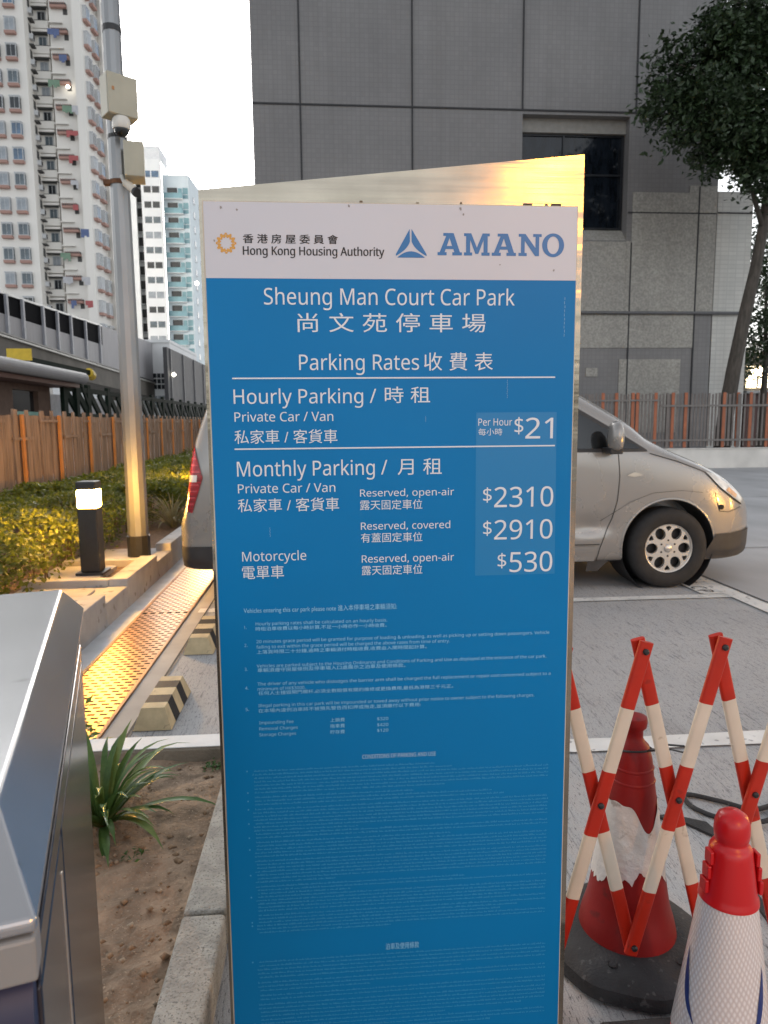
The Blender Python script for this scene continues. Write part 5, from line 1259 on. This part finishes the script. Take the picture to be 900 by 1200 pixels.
# ------------------------------------------------------------------ grey cabinet
near = Vector((-0.244, 0.5537, 0)); far = Vector((-0.5429, 1.5767, 0)); ax = (far-near); LEN = ax.length; rz = math.atan2(-ax.x, ax.y)
cab = thing('ticket_cabinet', 'grey metal ticket cabinet with a sloped-edge lid beside the soil bed', 'cabinet', (near.x, near.y, 0), rz=rz, local=True)
m_lid = M('silver_grey_lid_paint', (0.40, 0.415, 0.43), 0.27, 0.72, var=0.07, scale=6, detail=10, spots=((0.27, 0.28, 0.29), 30, 0.70))
m_bev = m_lid
m_side = M('dark_stainless_side', (0.05, 0.046, 0.054), 0.2, 0.55, var=0.10, scale=3, stretch=(1, 1, 3), bump=0.015, bscale=60)
m_navy = M('dark_navy_plastic', (0.022, 0.024, 0.060), 0.45, var=0.1)
Z0 = 1.05; WD = 0.56
b = MB()
o4 = [(0, 0), (0, LEN), (-WD, LEN), (-WD, 0)]; i4 = [(-0.036, 0.095), (-0.036, LEN-0.082), (-WD+0.036, LEN-0.082), (-WD+0.036, 0.095)]
vs = [(x, y, Z0-0.012) for x, y in o4]+[(x, y, Z0) for x, y in o4]+[(x, y, Z0+0.062) for x, y in i4]
fs = [(0, 1, 5, 4), (1, 2, 6, 5), (2, 3, 7, 6), (3, 0, 4, 7), (4, 5, 9, 8), (5, 6, 10, 9), (6, 7, 11, 10), (7, 4, 8, 11), (8, 9, 10, 11), (3, 2, 1, 0)]
b.add(vs, fs); b.build('lid', m_lid, cab, bevel=0.004, seg=3)
b = MB(); b.box(-WD, -0.001, -0.004, 0.03, Z0-0.052, Z0-0.013); b.build('front_lip', M('warm_grey_lip', (0.27, 0.265, 0.255), 0.5, 0.2, var=0.06), cab, bevel=0.003)
BL = LEN-0.125                              # body is shorter than the lid
b = MB(); b.box(-WD+0.01, -0.006, 0.032, BL+0.06, Z0-0.040, Z0-0.0125); b.build('side_band', m_side, cab, bevel=0.002)
b = MB(); b.box(-WD+0.012, -0.016, 0.034, BL+0.01, Z0-0.047, Z0-0.0405); b.build('seam_gap', m_black, cab)
b = MB(); b.box(-WD+0.01, -0.004, 0.036, BL+0.005, Z0-0.082, Z0-0.0475); b.build('side_band', m_side, cab, bevel=0.002)
b = MB(); b.box(-WD+0.01, -0.004, 0.30, BL, 0.03, Z0-0.0875); b.build('side_panel', m_side, cab, bevel=0.003)
b = MB(); b.box(-WD+0.01, -0.004, 0.036, 0.292, 0.03, Z0-0.0875); b.build('side_panel', m_side, cab, bevel=0.003)
b = MB(); b.box(-0.010, -0.0025, 0.255, 0.262, 0.03, Z0-0.12); b.build('trim_strip', M('pale_trim_strip', (0.45, 0.40, 0.34), 0.35, 0.6), cab, bevel=0.001)
b = MB(); b.box(-WD+0.03, -0.02, 0.04, BL-0.02, 0.0, Z0-0.05); b.build('inner_frame', m_black, cab)
b = MB(); pts = []
for k in range(9):
    a = k/8*math.pi/2; pts.append((0.03-0.045*math.sin(a)*0.6, Z0-0.065-0.06*(1-math.cos(a))))
poly = [(0.034, Z0-0.060)]+[(y, z) for y, z in pts]+[(0.003, 0.03), (0.034, 0.03)]
b.prism(poly, -WD+0.012, -0.008, 'x'); b.build('front_panel', m_navy, cab, auto=30)

# ------------------------------------------------------------------ wheel stops
m_cream = M('cream_stop_paint', (0.50, 0.40, 0.24), 0.7, var=0.18, scale=14, bump=0.25, spots=((0.25, 0.2, 0.13), 30, 0.66))
m_blk = M('black_stop_paint', (0.012, 0.011, 0.012), 0.7, var=0.3, scale=14, bump=0.25)
def wheel_stop(x0, x1, y0, n, seg, label):
    t_ = thing('wheel_stop', label, 'wheel stop', ((x0+x1)/2, y0, 0.004), 'striped wheel stops beside the drain'); b = MB()
    for k in range(n):
        a, c = y0+seg*k, y0+seg*(k+1); sa = 0.05 if k == 0 else 0; sc = 0.05 if k == n-1 else 0
        d = 0.035
        vs = [(x0, a, 0.004), (x1, a, 0.004), (x1, c, 0.004), (x0, c, 0.004), (x0+d, a+sa*.6, 0.105), (x1-d, a+sa*.6, 0.105), (x1-d, c-sc*.6, 0.105), (x0+d, c-sc*.6, 0.105)]
        fs = [(4, 5, 6, 7), (1, 2, 6, 5), (3, 0, 4, 7)]
        if k == 0: fs.append((0, 1, 5, 4))
        if k == n-1: fs.append((2, 3, 7, 6))
        b.add(vs, fs, k % 2)
    b.build('block', [m_cream, m_blk], t_); return t_
wheel_stop(-0.945, -0.765, 3.30, 5, 0.098, 'nearer cream and black striped wheel stop with five stripes')
wheel_stop(-0.930, -0.745, 4.42, 5, 0.115, 'farther cream and black striped wheel stop half hidden by the sign')

# ------------------------------------------------------------------ traffic cones
m_cred = M('faded_red_cone_plastic', (0.20, 0.006, 0.006), 0.5, var=0.18, scale=9, bump=0.05, spec=0.3, spots=((0.13, 0.008, 0.008), 18, 0.63))
m_cred2 = M('bright_red_cone_plastic', (0.50, 0.006, 0.009), 0.32, var=0.05, scale=6)
def sleeve_mat():
    mt = bpy.data.materials.new('prismatic_white_sleeve'); mt.use_nodes = True
    n = mt.node_tree.nodes; L = mt.node_tree.links; b = n['Principled BSDF']; b.inputs['Base Color'].default_value = (0.66, 0.62, 0.60, 1); b.inputs['Roughness'].default_value = 0.25; b.inputs['Metallic'].default_value = 0.25
    tc = n.new('ShaderNodeTexCoord'); sp = n.new('ShaderNodeSeparateXYZ'); L.new(tc.outputs['Object'], sp.inputs[0])
    at = n.new('ShaderNodeMath'); at.operation = 'ARCTAN2'; L.new(sp.outputs[1], at.inputs[0]); L.new(sp.outputs[0], at.inputs[1])
    cb = n.new('ShaderNodeCombineXYZ'); m1 = n.new('ShaderNodeMath'); m1.operation = 'MULTIPLY'; m1.inputs[1].default_value = 0.085; L.new(at.outputs[0], m1.inputs[0])
    L.new(m1.outputs[0], cb.inputs[0]); L.new(sp.outputs[2], cb.inputs[1])
    mp = n.new('ShaderNodeMapping'); mp.inputs['Rotation'].default_value = (0, 0, R(38)); mp.inputs['Scale'].default_value = (130, 75, 1); L.new(cb.outputs[0], mp.inputs[0])
    ck = n.new('ShaderNodeTexVoronoi'); ck.inputs['Scale'].default_value = 1.0; ck.inputs['Randomness'].default_value = 0.0; L.new(mp.outputs[0], ck.inputs['Vector'])
    rp = n.new('ShaderNodeValToRGB'); rp.color_ramp.elements[0].color = (0.86, 0.83, 0.82, 1); rp.color_ramp.elements[1].color = (0.66, 0.59, 0.57, 1); rp.color_ramp.elements[0].position = 0.12; rp.color_ramp.elements[1].position = 0.5
    L.new(ck.outputs['Distance'], rp.inputs[0]); L.new(rp.outputs[0], b.inputs['Base Color'])
    bp = n.new('ShaderNodeBump'); bp.inputs['Strength'].default_value = 0.35; bp.inputs['Distance'].default_value = 0.003; L.new(ck.outputs['Distance'], bp.inputs['Height']); L.new(bp.outputs[0], b.inputs['Normal'])
    return mt
m_slv = sleeve_mat()
m_oldslv = M('worn_silver_sleeve', (0.60, 0.59, 0.58), 0.4, 0.3, var=0.16, scale=7, bump=0.35, bscale=45, spots=((0.36, 0.33, 0.31), 26, 0.64))
# old cone
cx, cy = 0.795, 1.735
c1 = thing('traffic_cone', 'weathered dark red cone with torn white sleeve on a black rubber base, behind the barrier', 'traffic cone', (cx, cy, 0))
def base_poly(h, r): return [(cx+r*math.cos(a)*(1+0.05*math.cos(8*a)), cy+r*math.sin(a)*(1+0.05*math.cos(8*a))) for a in np.linspace(0, 2*math.pi, 64, endpoint=False)]
b = MB(); rings = [(0.205, 0.0), (0.222, 0.012), (0.218, 0.045), (0.198, 0.066), (0.135, 0.080), (0.10, 0.082)]
N = 64; vs = []
for r0, z in rings:
    for k in range(N):
        a = 2*math.pi*k/N; f = 1+0.035*abs(math.cos(4*a))**3*(1 if r0 > 0.15 else 0); vs.append((cx+r0*f*math.cos(a), cy+r0*f*math.sin(a), z))
b.add(vs, [(j*N+k, j*N+(k+1) % N, (j+1)*N+(k+1) % N, (j+1)*N+k) for j in range(len(rings)-1) for k in range(N)]); bo = b.build('rubber_base', m_blackrub, c1, auto=35)
b = MB(); 
for a in (R(-125), R(-60)): b.lathe([(0, 0), (0.012, 0), (0.012, 0.004)], (cx+0.165*math.cos(a), cy+0.165*math.sin(a), 0.072), 10)
b.build('drain_hole', m_black, bo)
def cone_r(z): return float(np.interp(z, [0.078, 0.11, 0.16, 0.25, 0.36, 0.48, 0.565, 0.60], [0.128, 0.122, 0.107, 0.092, 0.077, 0.060, 0.049, 0.040]))
b = MB(); prof = [(cone_r(z), z) for z in np.linspace(0.078, 0.575, 40)]+[(0.040, 0.598), (0.030, 0.608), (0.024, 0.618), (0.024, 0.640), (0.032, 0.648), (0.034, 0.662), (0.032, 0.674), (0.014, 0.680), (0.0, 0.680)]
b.lathe(prof, (cx, cy, 0), 48); b.build('cone_body', m_cred, c1, auto=50)
b = MB()
for z in (0.505, 0.540): b.lathe([(cone_r(z-.004), z-.004), (cone_r(z)+0.003, z), (cone_r(z+.004), z+.004)], (cx, cy, 0), 48)
b.build('rib', m_cred, c1, smooth=True)
NA, NZ = 96, 14; vs = []
rr_ = np.random.default_rng(2); jag = np.cumsum(rr_.normal(0, 0.006, NA)); jag -= np.linspace(0, jag[-1], NA)
for k in range(NA):
    a = 2*math.pi*k/NA; front = math.exp(-((a-R(285))/R(24))**2)
    zt = 0.455-0.072*front+0.003*math.sin(9*a); zl = 0.258+1.1*jag[k]-0.03*max(0, math.cos(a-R(200)))-0.02*math.exp(-((a-R(322))/R(10))**2)+0.03*math.exp(-((a-R(262))/R(14))**2)
    for j in range(NZ+1):
        z = zl+(zt-zl)*j/NZ; r0 = cone_r(z)+0.0022+0.0015*math.sin(7*a+z*60)*math.sin(31*z); vs.append((cx+r0*math.cos(a), cy+r0*math.sin(a), z))
b = MB(); b.add(vs, [(k*(NZ+1)+j, ((k+1) % NA)*(NZ+1)+j, ((k+1) % NA)*(NZ+1)+j+1, k*(NZ+1)+j+1) for k in range(NA) for j in range(NZ)]); b.build('torn_sleeve', m_oldslv, c1, smooth=True)
# new cone
cx, cy = 0.805, 1.29
c2 = thing('traffic_cone', 'newer bright red cone with prismatic white sleeve and blue swooshes in the right foreground', 'traffic cone', (cx, cy, 0))
def cr2(z): return float(np.interp(z, [0.05, 0.10, 0.48, 0.60], [0.112, 0.105, 0.0525, 0.036]))
b = MB(); b.box(cx-0.19, cx+0.19, cy-0.19, cy+0.19, 0, 0.035); b.build('rubber_base', m_blackrub, c2, bevel=0.012)
b = MB(); b.lathe([(0.15, 0.036), (0.13, 0.05)]+[(cr2(z), z) for z in np.linspace(0.055, 0.48, 16)], (cx, cy, 0), 48); b.build('cone_body', m_cred2, c2, smooth=True)
b = MB(); b.lathe([(cr2(.472)+0.002, 0.478), (cr2(.48)+0.0055, 0.476), (cr2(.485)+0.0055, 0.483), (cr2(.49)+0.003, 0.489)]+[(cr2(z)+0.003, z) for z in np.linspace(0.495, 0.585, 10)]+[(0.037, 0.592), (0.031, 0.598), (0.030, 0.603), (0.033, 0.608), (0.0345, 0.622), (0.0335, 0.640), (0.028, 0.655), (0.016, 0.664), (0.0, 0.667)], (cx, cy, 0), 48); b.build('red_collar', m_cred2, c2, auto=60)
b = MB()
for a in (R(-178), R(-20)):
    for z in (0.51, 0.54, 0.57): b = MB(); b.obox((cx+(cr2(z)+0.006)*math.cos(a), cy+(cr2(z)+0.006)*math.sin(a), z), (0.004, 0, 0), (0, 0.012, 0), (0, 0, 0.014)); b.build('collar_clip', m_cred2, c2, bevel=0.002)
b = MB(); b.lathe([(cr2(z)+0.0022, z) for z in np.linspace(0.165, 0.475, 18)], (cx, cy, 0), 64); sl = b.build('white_sleeve', m_slv, c2, smooth=True)
m_sw = M('navy_swoosh', (0.012, 0.03, 0.16), 0.4)
for s, ac, tw in ((-1, R(-163), R(-26)), (1, R(-80), R(26))):
    b = MB()
    for (da, z0, z1, wd, bend) in ((0, 0.235, 0.365, 0.24, 0.10), (-0.17*s, 0.222, 0.300, 0.12, 0.22)):
        vs = []; n_ = 14
        for i in range(n_+1):
            f = i/n_; z = z0+(z1-z0)*f; mid = ac+tw*f**0.7+da; hw = wd*math.sin(math.pi*f)**0.8*0.5*(1-f*0.5)
            for q in (-1, 1): a = mid+q*hw; r0 = cr2(z)+0.0034; vs.append((cx+r0*math.cos(a), cy+r0*math.sin(a), z))
        b.add(vs, [(2*i, 2*i+1, 2*i+3, 2*i+2) for i in range(n_)])
    b.build('blue_swoosh', m_sw, sl)

# ------------------------------------------------------------------ expanding barrier
m_br = M('orange_red_plastic', (0.42, 0.020, 0.007), 0.42, var=0.14, scale=12, spec=0.35, spots=((0.30, 0.02, 0.01), 24, 0.66))
m_bw = M('cream_white_plastic', (0.62, 0.55, 0.45), 0.42, var=0.07, scale=12, spots=((0.45, 0.38, 0.29), 30, 0.68))
YBAR = 1.58; YBK = 1.606
bar_t = thing('expanding_barrier', 'red and cream expanding lattice barrier tied to the weathered cone', 'barrier', (0.95, 1.59, 0.1))
def node(i, lv): return (0.7420+0.1955*i+(0.0 if lv != 1 else -0.0977), {0: 0.140, 1: 0.524, 2: 0.906}[lv]+0.004*i)
# bottoms B_i at x=0.742+.1955 i ; tops T_i at same x ; middles between
def slat(p, q, yy, wv):
    p = Vector((p[0], yy, p[1])); q = Vector((q[0], yy, q[1])); d = (q-p).normalized(); p = p-d*0.022; q = q+d*0.022; s = Vector((d.z, 0, -d.x))
    b = MB(); prof = [(math.cos(a)*0.0205, math.sin(a)*0.0085) for a in np.linspace(0, 2*math.pi, 16, endpoint=False)]
    prof = [(np.sign(c)*abs(c/0.0205)**0.6*0.0168, np.sign(e)*abs(e/0.0085)**0.6*0.0085) for c, e in prof]
    cuts = [0, 0.205, 0.405, 0.605, 0.80, 1.0]; n_ = len(prof); vs = []
    for f in cuts:
        c = p.lerp(q, f)
        for u, v in prof: vs.append(c+s*u+Vector((0, v, 0)))
    for k in range(5): b.add([], [])
    fs = []; ms = []
    for k in range(5):
        for j in range(n_): fs.append((k*n_+j, k*n_+(j+1) % n_, (k+1)*n_+(j+1) % n_, (k+1)*n_+j)); ms.append(k % 2)
    fs += [tuple(range(n_-1, -1, -1)), tuple(5*n_+k for k in range(n_))]; ms += [0, 0]
    b.v = [tuple(v) for v in vs]; b.f = fs; b.m = ms
    return b.build('slat', [m_br, m_bw], bar_t, auto=40)
for i in range(-2, 4):
    slat(node(i, 0), node(i+1, 2), YBAR, None)                 # front, leaning right
    slat(node(i, 2), node(i+1, 0), YBK, None)                  # back, leaning left
b = MB(); 
for i in range(-1, 5):
    for lv in (0, 1, 2):
        x, z = node(i, lv); b.lathe([(0.0, 0.0), (0.0075, 0.0), (0.0075, 0.006), (0.004, 0.009), (0, 0.009)], (x, YBAR-0.0080, z), 12, axis=(0, -1, 0))
rv = b
names = []
for i in range(-1, 5):
    for lv in (0, 1, 2):
        x, z = node(i, lv); c = MB(); c.lathe([(0.0, 0.0), (0.0075, 0.0), (0.0075, 0.006), (0.004, 0.009), (0, 0.009)], (x, YBAR-0.0080, z), 12, axis=(0, -1, 0)); c.build('rivet', m_black, bar_t)
# cable tie round the cone neck and a slat
b = MB(); b.tube([(0.795+0.046*math.cos(a), 1.735+0.046*math.sin(a)*1.0, 0.585-0.012*math.sin(a)) for a in np.linspace(0, 2*math.pi, 25)], 0.0028, 6)
b.tube([(0.815, 1.692, 0.597), (0.845, 1.63, 0.63), (0.862, 1.588, 0.640), (0.868, 1.584, 0.646), (0.862, 1.60, 0.652), (0.835, 1.66, 0.63)], 0.0026, 6); b.tube([(0.866, 1.586, 0.645), (0.862, 1.583, 0.61), (0.852, 1.586, 0.57), (0.850, 1.59, 0.53)], 0.0024, 6); b.lathe([(0, -.007), (.008, 0), (0, .007)], (0.867, 1.582, 0.645), 8)
tag(b.build('cable_tie', m_black), 'black cable tie joining the barrier slat to the weathered cone neck', 'cable tie')
# ground cables
def spl(pts, n=60):
    P = [np.array(p) for p in pts]; o = []
    for i in range(len(P)-1):
        p0, p1, p2, p3 = P[max(i-1, 0)], P[i], P[i+1], P[min(i+2, len(P)-1)]
        for s in np.linspace(0, 1, 12, endpoint=False): o.append(0.5*((2*p1)+(-p0+p2)*s+(2*p0-5*p1+4*p2-p3)*s*s+(-p0+3*p1-3*p2+p3)*s**3))
    o.append(P[-1]); return o
b = MB(); b.tube(spl([(2.3, 2.05, .010), (1.95, 2.26, .010), (1.70, 2.38, .012), (1.55, 2.36, .014), (1.46, 2.43, .012), (1.36, 2.49, .010), (1.34, 2.40, .010), (1.43, 2.30, .010), (1.56, 2.28, .018), (1.68, 2.40, .012), (1.85, 2.52, .010), (2.4, 2.55, .010)]), 0.009, 8)
tag(b.build('looped_cable', m_blackrub), 'thin black cable lying in a loop on the concrete behind the newer cone', 'cable')
b = MB(); pts = [(1.20, 2.36), (1.30, 2.30), (1.33, 2.22), (1.29, 2.05), (1.27, 1.90), (1.26, 1.76), (1.26, 1.60)]; wds = [0.07, 0.075, 0.03, 0.022, 0.03, 0.035, 0.035]
vs = [];
for (x, y), wd in zip(pts, wds): vs += [(x-wd/2, y, 0.010), (x+wd/2, y, 0.010)]
for i in range(len(pts)-1): b.prism([vs[2*i][:2], vs[2*i+1][:2], vs[2*i+3][:2], vs[2*i+2][:2]], 0.002, 0.012, 'z')
tag(b.build('rubber_strip', m_blackrub), 'flat black rubber strip on the concrete right of the weathered cone', 'rubber strip')
